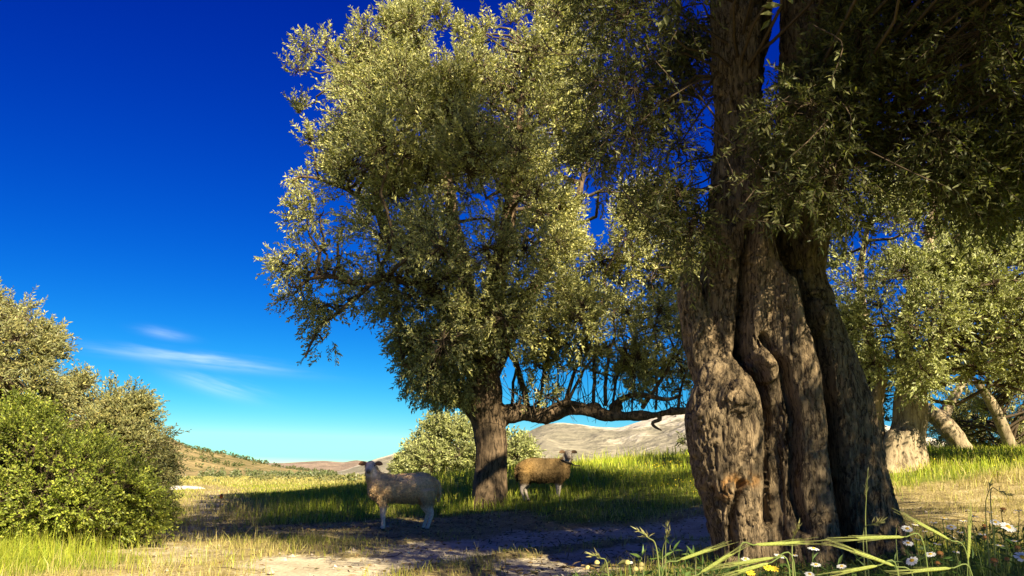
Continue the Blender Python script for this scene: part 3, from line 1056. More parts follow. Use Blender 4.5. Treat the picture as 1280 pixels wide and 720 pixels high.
    # extra unseen clumps added to shade the stems, hanging twigs, daisies and track
    shadey = [c for c in np.concatenate(Cs) if rng.random() < 0.9]
    shadey += [c + rng.normal(size=3) * 0.2 for c in Cs[1]]
    shadey += [P(rng.uniform(885, 1075), rng.uniform(-40, 380), 6.1) for _ in range(120)]
    shadey += [P(rng.uniform(955, 1110), rng.uniform(400, 690), 6.0) for _ in range(26)]
    shadey += [np.array([rng.uniform(0.44, 0.62) * y, y, 0.25]) for y in rng.uniform(2.3, 6.0, 40)]
    shadey += [np.array([rng.uniform(-1.1, 1.4), rng.uniform(6.7, 9.6), 0.0]) for _ in range(34)]
    for q in shadey:
        for _ in range(22):
            p = q + SUN * rng.uniform(1.8, 8.5) + rng.normal(size=3) * 0.12
            px, py = proj(p)
            if p[2] < 3.0 or p[2] > 10 or p[1] < -4.5 or p[0] < -0.2 or (p[1] > 0.2 and py[0] > -40 - 0.8 * F / np.linalg.norm(p - [0, 0, H]) and 200 < px[0] < 1600) or shades(p, 0.6):
                continue
            if np.min(np.linalg.norm(np.array(up) - p, axis=1)) < 0.3:
                continue
            up.append(p)
            break
    C = np.concatenate(Cs + [np.array(up)]); R = np.concatenate(Rs + [rng.uniform(0.5, 0.85, len(up))])
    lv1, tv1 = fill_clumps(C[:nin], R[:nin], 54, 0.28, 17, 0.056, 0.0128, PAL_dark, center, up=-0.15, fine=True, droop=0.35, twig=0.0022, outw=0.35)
    lv2, tv2 = fill_clumps(C[nin:], R[nin:], 27, 0.5, 15, 0.095, 0.033, [(0.17, 0.18, 0.06), (0.22, 0.22, 0.07), (0.26, 0.25, 0.09)], center, up=0.2, droop=0.2, twig=0.003)  # unseen leaves made paler to pass more warm sunlight into the shade
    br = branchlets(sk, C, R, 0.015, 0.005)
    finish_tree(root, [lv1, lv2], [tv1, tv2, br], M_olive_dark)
    # single hanging shoots that read one by one in front of the stems
    spots = [(1085, 70), (1075, 105), (1090, 130), (1035, 95), (1010, 150), (1000, 215), (1022, 262), (955, 225), (975, 245), (930, 215), (1040, 240), (1060, 190),
             (895, 195), (868, 240), (850, 285), (820, 250), (795, 215), (770, 180), (760, 120), (750, 60), (1110, 190), (1140, 215), (1175, 205), (1210, 235), (1245, 225),
             (1180, 80), (1230, 120), (1130, 60), (1265, 160), (860, 130), (830, 70), (880, 60), (1045, 290), (905, 235), (985, 275), (1072, 150)]
    for px, py in spots:
        d = rng.uniform(4.7, 5.5)
        e = P(px, py, d)
        ln = rng.uniform(0.22, 0.4)
        ax = np.array([rng.normal() * 0.5, -0.35 + 0.3 * rng.normal(), -0.55 + 0.5 * rng.random()])
        ax /= np.linalg.norm(ax)
        lv, tw = sprays((e - ax * ln)[None], ax[None], np.array([ln]), 18, 0.058, 0.0125, [(0.13, 0.14, 0.05), (0.17, 0.17, 0.065), (0.22, 0.21, 0.08)], True, 0.15)
        sp = part('leafy_shoot', lv[0], lv[1], M_olive, root, lv[2], smooth=False)
        far = tw[0] + np.array([[rng.normal() * 0.1, 0.25, 0.25]])
        q = catmull([far[0], tw[0][0], (tw[0][0] + tw[1][0]) / 2 + tw[2][0], tw[1][0]], [0.005, 0.004, 0.003, 0.0012], 3)
        tv, tf = tube(q[0], q[1], 5)
        st = link('shoot_stem', mesh_np('shoot_stem', tv - np.array(root.location), tf), M_twig, sp)
    # pale bare dead twig in front of the right stem
    q, r = catmull([P(1013, 118, 5.6), P(1020, 150, 5.5), P(1027, 172, 5.45), P(1040, 178, 5.4), P(1066, 172, 5.4), P(1082, 158, 5.4)], [0.011, 0.009, 0.007, 0.006, 0.004, 0.002], 4)
    q2, r2 = catmull([P(1027, 172, 5.45), P(1030, 195, 5.45), P(1029, 212, 5.4)], [0.006, 0.004, 0.002], 4)
    q3, r3 = catmull([P(1024, 160, 5.45), P(1010, 168, 5.4), P(996, 163, 5.4)], [0.005, 0.003, 0.002], 4)
    v, f = join([tube(q, r, 6), tube(q2, r2, 5), tube(q3, r3, 5)])
    part('dead_twig', v, f, plain_mat('dead_wood', (0.36, 0.3, 0.2), 0.9, 0.1), root, label='bare pale forked dead twig hanging before the stems')


big_olive()


# ------------------------------------------------------------------ the middle olive with the level limb
def mid_olive():
    D = 16.5
    k = D / F
    Q = lambda x, y, o=0.0: P(x, y, D + o)
    root = thing('spreading_olive_tree', 'tall rounded olive with a long level low limb, standing behind the two sheep', 'tree', Q(612, 631))

    def seg(sp, o=0.0, n=6):
        return catmull([Q(x, y, oo if oo is not None else o) for x, y, r, oo in sp], [r * k for x, y, r, oo in sp], n)
    T = [[(612, 655, 26, 0), (612, 634, 23, 0), (613, 610, 22, 0), (614, 585, 20, 0), (614, 560, 20.5, 0), (611, 535, 20, 0), (606, 512, 22, 0), (604, 490, 24, 0), (603, 465, 20, 0)],
         [(597, 645, 11, -.3), (602, 620, 9, -.25), (604, 590, 8, -.2)],
         [(627, 645, 11, -.2), (623, 620, 9, -.2), (621, 590, 9, -.15), (625, 560, 10, -.1), (622, 540, 11, -.1)],
         [(618, 530, 12, 0), (636, 516, 11, 0), (655, 514, 9, 0)],
         [(598, 520, 12, 0), (582, 506, 8, 0), (566, 504, 5, 0)]]
    parts = []
    for t in T:
        p, r = seg(t)
        parts.append(tube(p, r, 14))
    V, Fs = remesh(parts, 0.035, 2)
    V = barkify(V, Fs, 0.012, 0.04, 9, 2.2, 9)
    tr = part('trunk', V, Fs, M_bark2, root)
    L = [
        [(603, 480, 17, 0), (585, 430, 13, 0), (560, 390, 11, -.2), (525, 345, 9, -.4), (498, 312, 7, -.5), (475, 270, 5.5, -.6), (465, 200, 5, -.7), (445, 140, 3, -.6), (430, 100, 1.6, -.5)],
        [(560, 390, 9, -.2), (540, 360, 7, -1), (510, 352, 5, -1.6), (470, 348, 4.5, -2), (440, 350, 3.5, -2.2), (405, 345, 2.5, -2.4), (375, 362, 1.5, -2.5)],
        [(604, 475, 16, 0), (590, 400, 13, .5), (575, 320, 11, .9), (560, 240, 8, 1.2), (545, 160, 5, 1.4), (530, 80, 2, 1.5)],
        [(606, 470, 16, 0), (615, 400, 13, -.6), (625, 330, 11, -1.0), (640, 250, 8, -1.2), (650, 150, 5, -1.2), (660, 60, 2, -1.0)],
        [(606, 480, 14, 0), (640, 410, 11, .6), (680, 340, 9, 1.2), (715, 270, 6, 1.6), (735, 190, 3, 1.8), (725, 110, 1.6, 1.8)],
        [(566, 504, 5, 0), (545, 496, 4, -.4), (525, 470, 3, -.8), (500, 450, 1.8, -1.0)],
        [(470, 348, 3.5, -2), (430, 385, 2.5, -2.4), (400, 410, 1.8, -2.6), (385, 450, 1.0, -2.6)],
        [(475, 270, 4, -.6), (440, 240, 3, -1.2), (400, 225, 2, -1.6), (365, 225, 1, -1.8)],
    ]
    sk = []
    for t in L:
        p, r = seg(t, n=6)
        w = (fbm(p * 1.8, 2, 5)[:, None] - 0.5) * 0.25
        p = p + np.concatenate([w, w, -w], 1) * np.linspace(0, 1, len(p))[:, None]
        sk.append((p, r))
        v, f = tube(p, r, 8)
        part('limb', v, f, M_bark2, root)
    # the level limb and its upright shoots
    lv_ = [(618, 520, 12, 0), (650, 517, 9.5, -.1), (680, 517, 8.5, -.2), (700, 512, 8.5, -.3), (735, 513, 7.5, -.4), (770, 514, 6.5, -.5), (805, 516, 6, -.6), (835, 516, 5, -.6), (872, 518, 4, -.7)]
    p, r = seg(lv_, n=6)
    r = r * (1 + 0.5 * (fbm(p * 2.6, 2, 12) - 0.5) * 2)
    p = p + np.concatenate([0 * r[:, None], 0 * r[:, None], (fbm(p * 1.6, 2, 15)[:, None] - 0.5) * 0.22], 1)
    lev = [tube(p, r, 10)]
    for (x, y, rr, o) in ((679, 520, 8, -.2), (682, 526, 5, -.2), (704, 509, 9, -.3), (770, 509, 7, -.5), (742, 510, 8, -.4)):
        c = Q(x, y, o)
        a, b = catmull([c - [rr * k, 0, 0], c, c + [rr * k, 0, 0]], [rr * k * .6, rr * k, rr * k * .6], 3)
        lev.append(tube(a, b, 8))
    V, Fs = remesh(lev, 0.022, 1)
    V = barkify(V, Fs, 0.008, 0.03, 9, 9, 2)
    part('level_limb', V, Fs, M_bark2, root, label='long thick limb running level to the right above the grass')
    sk2 = []
    up = [
        [(660, 512, 6, 0), (652, 480, 5.5, 0), (640, 450, 4.5, .1), (632, 420, 3, .2)],
        [(672, 512, 3, -.2), (680, 470, 3, -.2), (692, 430, 2.4, -.1), (705, 390, 1.6, 0)],
        [(706, 505, 4, -.3), (716, 470, 3.2, -.3), (726, 445, 2.6, -.4), (745, 405, 2, -.5), (760, 350, 1.3, -.5)],
        [(709, 505, 3.2, -.3), (722, 475, 2.4, -.5), (738, 450, 2.0, -.7), (760, 430, 1.4, -.8)],
        [(742, 505, 3.2, -.4), (742, 470, 2.8, -.4), (744, 430, 2.3, -.4), (752, 380, 1.5, -.3), (765, 310, 1, -.2)],
        [(757, 507, 3.6, -.5), (758, 470, 3, -.5), (762, 430, 2.4, -.6), (775, 390, 1.6, -.6)],
        [(766, 508, 2.4, -.5), (772, 470, 2, -.3), (785, 440, 1.5, -.2)],
        [(803, 510, 4, -.6), (822, 480, 3.2, -.6), (836, 460, 2.6, -.7), (850, 430, 2, -.7), (862, 380, 1.2, -.7)],
        [(820, 512, 2.2, -.6), (820, 470, 2, -.6), (818, 420, 1.5, -.5), (812, 350, 1, -.4)],
        [(765, 508, 5.5, -.5), (785, 496, 5, -.7), (805, 494, 4.4, -.8), (830, 499, 3.4, -.8), (852, 494, 2, -.8)],
        [(695, 510, 5, -.3), (708, 504, 5, -.5), (724, 506, 3.5, -.55), (734, 510, 2, -.55)],
        [(640, 512, 3, 0), (642, 470, 2.6, .2), (650, 430, 2, .4)],
        [(790, 514, 1.6, -.6), (792, 480, 1.4, -.6), (800, 440, 1, -.6)],
        [(690, 512, 1.6, -.3), (694, 480, 1.4, -.2), (700, 450, 1, -.1)],
        [(846, 516, 2.6, -.6), (852, 480, 2, -.6), (866, 440, 1.4, -.5), (872, 380, 1, -.5)],
        [(660, 514, 1.8, 0), (682, 495, 1.5, 0), (700, 482, 1.2, .1), (715, 460, .8, .2)],
    ]
    for t in up:
        p, r = seg(t, n=5)
        r = r * 0.72
        w = (fbm(p * 2.2, 3, 6)[:, None] - 0.5) * 0.5 * np.linspace(0, 1, len(p))[:, None]
        p = p + np.concatenate([w, w, w * 0], 1)
        sk2.append((p, r))
        v, f = tube(p, r, 7)
        part('upright_shoot', v, f, M_bark2, root)
    q, r = catmull([Q(822, 518, -.6), Q(825, 524, -.62), Q(816, 528, -.66), Q(818, 533, -.68), Q(827, 538, -.7)], [0.05, 0.04, 0.032, 0.028, 0.012], 3)
    v, f = tube(q, r, 7)
    part('broken_stub', v, f, M_bark2, root)

    main = [(400, 105), (405, 82), (425, 80), (440, 92), (465, 55), (480, 60), (500, 22), (530, 12), (560, 40), (575, 60), (600, 45), (615, 60), (640, 20), (660, -25), (700, -30), (718, 10), (725, 50), (738, 70), (742, 140),
            (728, 190), (708, 225), (715, 300), (690, 330), (660, 440), (600, 440), (580, 480), (545, 470), (505, 430), (480, 380), (452, 330), (440, 270), (425, 240), (412, 200), (415, 150)]
    right = [(690, 330), (735, 305), (772, 258), (800, 232), (840, 255), (875, 300), (890, 360), (890, 440), (875, 492), (840, 480), (815, 452), (780, 470), (755, 445), (715, 455), (690, 440), (660, 460), (650, 380)]
    low = [(480, 380), (505, 400), (560, 440), (600, 440), (595, 480), (560, 510), (520, 500), (495, 470)]
    wisp = [(328, 340), (350, 280), (365, 235), (380, 210), (420, 235), (455, 330), (470, 360), (425, 420), (410, 445), (385, 468), (350, 425), (372, 380)]
    c1, r1 = clumps_in(main, D, 3.6, 215, (0.40, 0.68), shell=0.6)
    px, py = proj(c1)
    k = ~((py > 230) & (rng.random(len(c1)) < 0.12)) & ~((np.abs(px - 608) < 26) & (py < 75))
    c1, r1 = c1[k], r1[k]
    c2, r2 = clumps_in(right, D - 0.2, 1.7, 64, (0.24, 0.46))
    c3, r3 = clumps_in(low, D, 1.6, 16, (0.28, 0.45))
    c4, r4 = clumps_in(wisp, D - 2.0, 0.9, 30, (0.15, 0.27))
    # tufts that break the outline
    tp = [(372, 90), (384, 68), (410, 60), (440, 66), (462, 45), (490, 30), (515, 20), (545, 18), (560, 40), (590, 60), (605, 50), (640, 25), (660, 0), (690, -5), (715, 20), (735, 60),
          (376, 130), (390, 175), (420, 75), (575, 55), (780, 245), (808, 240), (500, 45)]
    c5 = np.array([Q(x + rng.normal() * 4, y + rng.normal() * 4, rng.uniform(-1.6, 1.6)) for x, y in tp]); r5 = rng.uniform(0.16, 0.3, len(tp))
    sx = rng.uniform(645, 868, 30)
    c6 = np.array([Q(x, rng.uniform(440, 500), rng.uniform(-0.9, 0.2)) for x in sx]); r6 = rng.uniform(0.1, 0.22, 30)
    center = Q(590, 290)
    lvs, tvs = [], []
    for c, r, ns, sl, up_, ow in ((c1, r1, 60, 0.46, 0.6, 0.7), (c2, r2, 50, 0.42, 0.6, 0.4), (c3, r3, 44, 0.36, -0.1, 0.5), (c4, r4, 14, 0.34, -0.1, 0.7), (c5, r5, 24, 0.36, 1.1, 0.4), (c6, r6, 9, 0.3, 0.9, 0.1)):
        lv, tv = fill_clumps(c, r, ns, sl, 17, 0.085, 0.030, PAL_olive, center, up=up_, droop=0.12, twig=0.0045, outw=ow)
        lvs.append(lv); tvs.append(tv)
    tvs.append(branchlets(sk, np.concatenate([c1, c3, c4, c5]), np.concatenate([r1, r3, r4, r5]), 0.045, 0.010, 5))
    tvs.append(branchlets(sk2, np.concatenate([c2, c6]), np.concatenate([r2, r6]), 0.03, 0.007, 5))
    # bare twiggy fringe under the crown
    n = 160
    a = np.stack([Q(x, 512, rng.uniform(-.8, .1)) for x in rng.uniform(640, 868, n)])
    a[:, 2] += rng.uniform(-0.05, 0.1, n)
    b = a + np.stack([rng.normal(size=n) * 0.35, rng.normal(size=n) * 0.3, rng.uniform(0.3, 1.2, n)], 1)
    dn = rng.random(n) < 0.18
    b[dn, 2] = a[dn, 2] - rng.uniform(0.08, 0.3, dn.sum())
    tvs.append(multi_tubes(a, b, np.full(n, 0.008), np.full(n, 0.003), 3, rng.normal(size=(n, 3)) * 0.06))
    finish_tree(root, lvs, tvs, M_olive)


mid_olive()


# ------------------------------------------------------------------ other trees and shrubs
def off_lanes(c, r, pts, rad):
    k = np.ones(len(c), bool)
    for q in pts:
        v = c - q
        t = v @ SUN
        k &= ~((t > 0) & (np.linalg.norm(v - t[:, None] * SUN, axis=1) < rad + r * 0.5))
    return c[k], r[k]


def olive(name, label, d, trunk, limbs, polys, leaf, pal, mat, M_b=M_bark3, base=None, voxel=0.04, cat='tree', ns=26, slen=0.42, nleaf=15, twig=0.004, up=0.5, thick=2.4, group=None, part_crown='crown', lanes=()):
    k = d / F
    Q = lambda x, y, o=0.0: P(x, y, d + o)
    b = Q(*base)
    root = thing(name, label, cat, b, group)
    parts = []
    for t in trunk:
        p, r = catmull([Q(x, y, o) for x, y, r, o in t], [r * k for x, y, r, o in t], 6)
        parts.append(tube(p, r, 12))
    if parts:
        V, Fs = remesh(parts, voxel, 2)
        V = barkify(V, Fs, 0.012, 0.05, 8, 2.0, int(d))
        part('trunk', V, Fs, M_b, root)
    sk = []
    for t in limbs:
        p, r = catmull([Q(x, y, o) for x, y, r, o in t], [r * k for x, y, r, o in t], 6)
        sk.append((p, r))
        v, f = tube(p, r, 8)
        part('limb', v, f, M_b, root)
    lvs, tvs = [], []
    allp = np.concatenate([np.array(p[0]) for p in polys])
    center = Q(*allp.mean(0))
    for poly, n, rad, o, th in polys:
        c, r = clumps_in(poly, d + o, th, n, rad)
        c, r = off_lanes(c, r, [Q(*q) for q in lanes], 0.3)
        lv, tv = fill_clumps(c, r, ns, slen, nleaf, leaf[0], leaf[1], pal, center, up=up, twig=twig)
        lvs.append(lv); tvs.append(tv)
        if sk:
            tvs.append(branchlets(sk, c, r, 0.04, 0.01, 4))
    finish_tree(root, lvs, tvs, mat, crown_name=part_crown)
    return root


olive('pale_olive_tree', 'pale sage olive with a thick cream trunk on the sunny bank at right', 16.0,
      [[(1132, 610, 36, 0), (1132, 585, 28, 0), (1133, 560, 23, 0), (1138, 530, 21, 0), (1140, 500, 20, 0), (1138, 470, 16, 0)],
       [(1112, 600, 16, -.3), (1115, 570, 13, -.25), (1118, 540, 10, -.2)], [(1150, 598, 16, -.25), (1148, 570, 12, -.25), (1146, 545, 10, -.2)],
       [(1134, 600, 14, -.42), (1133, 570, 9, -.35), (1136, 540, 8, -.3)],
       [(1104, 590, 10, .2), (1098, 550, 9, .2), (1094, 510, 9, .2), (1100, 470, 8, .2)]],
      [[(1138, 480, 16, 0), (1130, 430, 11, 0), (1140, 370, 9, .3), (1160, 320, 8, .6), (1168, 260, 6, .8), (1185, 215, 3, .8)],
       [(1138, 480, 12, 0), (1160, 440, 10, -.6), (1190, 400, 7, -1), (1215, 360, 5, -1.2)],
       [(1140, 490, 12, 0), (1180, 430, 10, .8), (1215, 330, 8, 1.2), (1228, 285, 7, 1.2), (1262, 262, 5, 1.2), (1300, 240, 3, 1.2)],
       [(1100, 480, 9, .2), (1085, 420, 7, .2), (1075, 350, 5, .2), (1085, 280, 3, .2)],
       [(1215, 330, 6, 1.2), (1270, 280, 5, 1.6), (1330, 250, 3, 1.8)]],
      [([(1045, 340), (1100, 320), (1150, 330), (1200, 305), (1260, 300), (1340, 320), (1420, 380), (1440, 500), (1380, 520), (1290, 480), (1235, 465), (1190, 468), (1150, 478), (1090, 470), (1060, 440)], 80, (0.38, 0.62), -1.2, 1.4),
       ([(1040, 330), (1060, 260), (1090, 190), (1150, 165), (1230, 195), (1300, 180), (1440, 260), (1440, 380), (1260, 330), (1150, 340)], 62, (0.35, 0.6), 0.8, 2.2),
       ([(1038, 390), (1080, 400), (1105, 450), (1108, 520), (1096, 578), (1070, 570), (1045, 470)], 26, (0.25, 0.4), 1.4, 0.9)],
      (0.085, 0.032), PAL_sage, M_olive, base=(1132, 583), lanes=((1120, 578, -.5), (1142, 575, -.5), (1140, 550, -.5)), thick=2.6, ns=54)
olive('leaning_olive_tree', 'olive with a slanting pale trunk leaning left behind the cream-trunked olive', 20.0,
      [[(1212, 585, 17, 0), (1203, 562, 13, 0), (1192, 545, 11, 0), (1176, 527, 11, 0), (1158, 513, 9, 0), (1145, 500, 7, 0)]],
      [[(1176, 527, 9, 0), (1190, 500, 6, .2), (1210, 470, 4, .3)], [(1176, 527, 9, 0), (1150, 505, 7, 0), (1140, 470, 5, .5)],
       [(1275, 590, 9, 1.2), (1258, 545, 8, 1), (1240, 505, 7, .8), (1222, 478, 5, .6)]],
      [([(1225, 510), (1215, 450), (1290, 400), (1430, 410), (1440, 575), (1300, 570), (1262, 548), (1245, 540)], 50, (0.4, 0.7), 1.5, 1.6),
       ([(1160, 500), (1260, 480), (1300, 570), (1235, 578), (1165, 572), (1150, 540)], 26, (0.28, 0.45), 3.0, 0.8)],
      (0.085, 0.03), PAL_olive, M_olive, base=(1205, 568), lanes=((1200, 560, -.4), (1180, 535, -.3)), thick=2.0, ns=44)
olive('round_olive_tree', 'rounded pale olive in the field behind the middle trunk', 40.0,
      [[(590, 606, 7, 0), (590, 585, 6, 0), (588, 570, 4, 0)]],
      [[(590, 585, 5, 0), (560, 560, 3, 0), (545, 545, 1.5, 0)], [(590, 585, 5, 0), (620, 560, 3, 0), (645, 560, 1.5, 0)]],
      [([(512, 604), (513, 575), (520, 548), (537, 530), (560, 524), (585, 530), (610, 540), (640, 545), (660, 556), (670, 578), (668, 604)], 90, (0.45, 0.75), 0, 2.4)],
      (0.17, 0.07), PAL_sage, M_olive, base=(590, 600), ns=34, nleaf=12, slen=0.6, twig=0.008, voxel=0.1)
olive('small_olive_bush', 'small round olive bush left of the rounded field olive, above the pale sheep', 52.0, [], [],
      [([(488, 598), (489, 582), (496, 573), (507, 574), (513, 583), (514, 598)], 14, (0.3, 0.5), 0, 0.8)],
      (0.2, 0.08), PAL_sage, M_olive, base=(500, 598), cat='bush', ns=16, nleaf=10, slen=0.45)
olive('dark_bush', 'dark little bush peeping out at the left edge of the big trunk', 26.0, [], [],
      [([(843, 562), (852, 548), (870, 540), (905, 545), (910, 582), (850, 580)], 16, (0.18, 0.32), 0, 0.7)],
      (0.11, 0.05), PAL_dark, M_olive, base=(870, 580), cat='bush', ns=12, nleaf=10, slen=0.3)
olive('green_bush', 'low bright green bush at the right edge beyond the leaning trunk', 24.0, [], [],
      [([(1252, 566), (1256, 548), (1275, 540), (1320, 545), (1340, 575), (1270, 575)], 16, (0.2, 0.36), 0, 0.7)],
      (0.09, 0.05), PAL_shrub, M_shrub, base=(1290, 572), cat='bush', ns=16, nleaf=10, slen=0.3)
PAL_edge = [(0.22, 0.21, 0.07), (0.29, 0.26, 0.09), (0.36, 0.32, 0.11), (0.17, 0.18, 0.06)]
olive('edge_olive_tree', 'tall brownish-green olive cut off by the left edge of the view', 13.0,
      [[(-70, 690, 22, 0), (-70, 600, 18, 0), (-68, 520, 15, 0)]],
      [[(-68, 530, 13, 0), (-40, 460, 8, 0), (0, 410, 4, 0), (25, 395, 2, 0)], [(-68, 530, 12, 0), (-90, 440, 8, .2), (-80, 370, 4, .2)], [(-60, 520, 8, 0), (-10, 500, 5, -.2), (40, 485, 2, -.2)]],
      [([(-190, 420), (-120, 355), (-40, 355), (5, 374), (36, 390), (46, 412), (64, 425), (56, 452), (74, 488), (68, 512), (20, 530), (-80, 560), (-190, 540)], 125, (0.24, 0.40), 0, 1.5)],
      (0.07, 0.021), PAL_edge, M_olive, M_b=M_bark2, base=(-70, 660), ns=50, slen=0.3)
olive('background_olive_tree', 'grey-green olive rising behind the bright green shrub at left', 15.0,
      [[(130, 665, 10, 0), (130, 620, 8, 0), (132, 580, 7, 0)]],
      [[(132, 590, 6, 0), (110, 540, 4, 0), (100, 510, 2, 0)], [(132, 590, 6, 0), (160, 540, 4, 0), (175, 515, 2, 0)]],
      [([(58, 640), (62, 540), (78, 498), (95, 480), (122, 475), (140, 486), (165, 490), (185, 510), (200, 535), (212, 555), (206, 590), (200, 640)], 100, (0.22, 0.36), 0, 1.0)],
      (0.07, 0.022), PAL_edge, M_olive, M_b=M_bark2, base=(130, 645), ns=50, slen=0.3)
olive('green_shrub', 'dense bright green shrub beside the wire fence at the lower left', 9.3,
      [], [[(100, 735, 4, 0), (95, 690, 3, 0), (80, 640, 2, 0), (60, 600, 1, 0)], [(62, 740, 4, .2), (66, 690, 3, -.2), (60, 640, 2, -.3)], [(130, 720, 4, .3), (135, 670, 3, .2), (150, 610, 2, 0)],
           [(82, 735, 2.5, -.5), (84, 700, 2, -.6), (78, 680, 1.5, -.6)], [(30, 750, 4, .2), (20, 680, 3, 0), (0, 600, 2, 0)], [(170, 700, 3, .2), (180, 660, 2, .2), (190, 620, 1.5, .2)]],
      [([(-150, 600), (-100, 530), (-20, 512), (30, 508), (62, 520), (95, 530), (135, 535), (160, 560), (176, 580), (187, 610), (198, 640), (190, 666), (165, 672), (140, 680), (105, 690), (60, 712), (-10, 760), (-150, 760)], 210, (0.14, 0.25), 0, 1.25)],
      (0.034, 0.021), PAL_shrub, M_shrub, M_b=M_twig, base=(90, 722), cat='shrub', ns=44, nleaf=15, slen=0.2, twig=0.0022, part_crown='foliage')


# ------------------------------------------------------------------ sheep
M_fleece = col_mat('fleece', rough=0.95, spec=0.05, noise=0.45, nscale=38, bump=0.5)
M_eye = plain_mat('sheep_eye', (0.02, 0.015, 0.01), 0.2, 0.6, noise=0.1)


def sheep(name, label, loc, sgn, wool, face, ear, deep=1.0, yaw=0.0, patch=None, legs='near'):
    """local frame: f forward, s towards the viewer, z up"""
    def W(f, s, z):
        x, y = -sgn * f, -s
        c, q = math.cos(yaw), math.sin(yaw)
        return np.array([c * x - q * y, q * x + c * y, z])

    def T(sp, sides=14, sq=None):
        p, r = catmull([W(f, s, z) for f, s, z, r in sp], [r for *_, r in sp], 5)
        return tube(p, r, sides, True, sq)
    g = deep
    parts = [
        T([(.40, 0, .60, .10), (.34, 0, .59, .165), (.2, 0, .575, .195 * g), (0, 0, .57, .205 * g), (-.2, 0, .575, .21 * g), (-.38, 0, .59, .195), (-.5, 0, .60, .13), (-.54, 0, .60, .06)], 18),
        T([(.22, 0, .63, .15), (.33, 0, .70, .125), (.385, .01, .79, .095), (.40, .02, .86, .075)]),
        T([(.395, -.04, .875, .05), (.40, .0, .885, .072), (.405, .06, .868, .07), (.41, .12, .835, .054), (.415, .165, .80, .042), (.416, .185, .785, .03)], 12),
    ]
    # shoulder and haunch bulk, legs
    for s, df in ((.085, 0.0), (-.085, .035)):
        parts.append(T([(.24 + df, s, .50, .10), (.21 + df, s * 1.05, .40, .072), (.19 + df, s * 1.05, .31, .046), (.193 + df, s * 1.05, .235, .036), (.187 + df, s * 1.05, .13, .0245), (.185 + df, s * 1.05, .05, .027), (.20 + df, s * 1.05, .012, .034)], 10))
    for s, df in ((.095, -.02), (-.095, .045)):
        parts.append(T([(-.40 + df * .4, s, .54, .14), (-.40 + df * .7, s * 1.1, .42, .105), (-.41 + df, s * 1.15, .32, .062), (-.455 + df, s * 1.15, .235, .040), (-.44 + df, s * 1.15, .15, .029), (-.41 + df, s * 1.15, .06, .028), (-.395 + df, s * 1.15, .012, .035)], 10))
    parts.append(T([(-.52, 0, .66, .045), (-.565, 0, .58, .04), (-.57, 0, .48, .033), (-.555, 0, .38, .02)], 8))
    V, Fs = remesh(parts, 0.0115, 4)
    # back to the local frame for colouring
    c, q = math.cos(-yaw), math.sin(-yaw)
    X = c * V[:, 0] - q * V[:, 1]; Yl = q * V[:, 0] + c * V[:, 1]
    f, s, z = -sgn * X, -Yl, V[:, 2]
    headw = sstep(.025, .075, s) * sstep(.70, .76, z) * sstep(.28, .33, f)
    headw = np.maximum(headw, sstep(.875, .90, z) * sstep(.3, .33, f))
    legw = 1 - sstep(.27, .36, z)
    wl = np.clip(1 - np.maximum(headw, legw), 0, 1)
    n = normals(V, Fs)
    curl = (1 - np.abs(2 * fbm(V * 36, 3, 4) - 1)) - 0.6
    V = V + n * (wl * (curl * 0.009 + (fbm(V * 9, 2, 2) - 0.5) * 0.03))[:, None]
    nz = fbm(V * 7, 3, 31)[:, None]
    col = np.array(wool) * (0.72 + 0.56 * nz)
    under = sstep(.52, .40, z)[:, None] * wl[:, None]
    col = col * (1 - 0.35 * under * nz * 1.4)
    fc = np.array(face) * (0.85 + 0.3 * nz)
    col = col * wl[:, None] + fc * (1 - wl[:, None])
    if patch is not None:
        pw = np.exp(-(((f + .36) / .13) ** 2 + ((z - .62) / .12) ** 2))[:, None]  # sunlit dapple painted into the fleece colour over the rump
        col = col * (1 - pw * .6) + np.array(patch) * pw * .6
    nose = sstep(.168, .195, s)[:, None] * sstep(.72, .76, z)[:, None]
    col = col * (1 - .75 * nose) + np.array((.10, .07, .06)) * .75 * nose
    hoof = (1 - sstep(.022, .035, z))[:, None]
    col = col * (1 - hoof) + np.array((.06, .05, .04)) * hoof
    root = thing(name, label, 'sheep', loc)
    body = link('body', mesh_np('body', V, Fs, col), M_fleece, root)
    nv = 7500
    k = rng.choice(len(V), nv, p=(wl * sstep(.27, .36, z) + 1e-9) / (wl * sstep(.27, .36, z) + 1e-9).sum())
    nn_ = normals(V, Fs)[k]
    back = W(-1, 0, 0) - W(0, 0, 0)
    dr = nn_ * 0.55 + np.array([0, 0, -0.8]) + back * 0.25 + rng.normal(size=(nv, 3)) * 0.35
    lk = np.repeat(col[k] * rng.uniform(0.75, 1.2, (nv, 1)), 4, 0)
    lv, lf, _ = make_leaves(V[k] - nn_ * 0.004, dr, rng.uniform(0.018, 0.04, nv), rng.uniform(0.006, 0.012, nv), col[k])
    link('fleece_locks', mesh_np('fleece_locks', lv, lf, lk, False), M_fleece, root, 'stuff')
    # ears: flattened, held out sideways
    for e in (-1, 1):
        p = [W(.40 + e * .055, .015, .905), W(.40 + e * .095, .02, .915), W(.40 + e * .135, .03, .912), W(.40 + e * .168, .045, .90)]
        pp, r = catmull(p, [.016, .03, .03, .009], 4)
        v, fc_ = tube(pp, r, 10, True, 0.4)
        link('ear', mesh_np('ear', v, fc_, np.tile(ear, (len(v), 1))), M_fleece, root)
        ce = W(.405 + e * .058, .075, .882)
        a, b = catmull([ce - [0, 0, .013], ce, ce + [0, 0, .013]], [.006, .014, .006], 3)
        v, fc_ = tube(a, b, 8)
        link('eye', mesh_np('eye', v, fc_), M_eye, root)
        nn = W(.415 + e * .016, .2, .795)
        a, b = catmull([nn - [0, 0, .007], nn, nn + [0, 0, .007]], [.003, .006, .003], 3)
        v, fc_ = tube(a, b, 6)
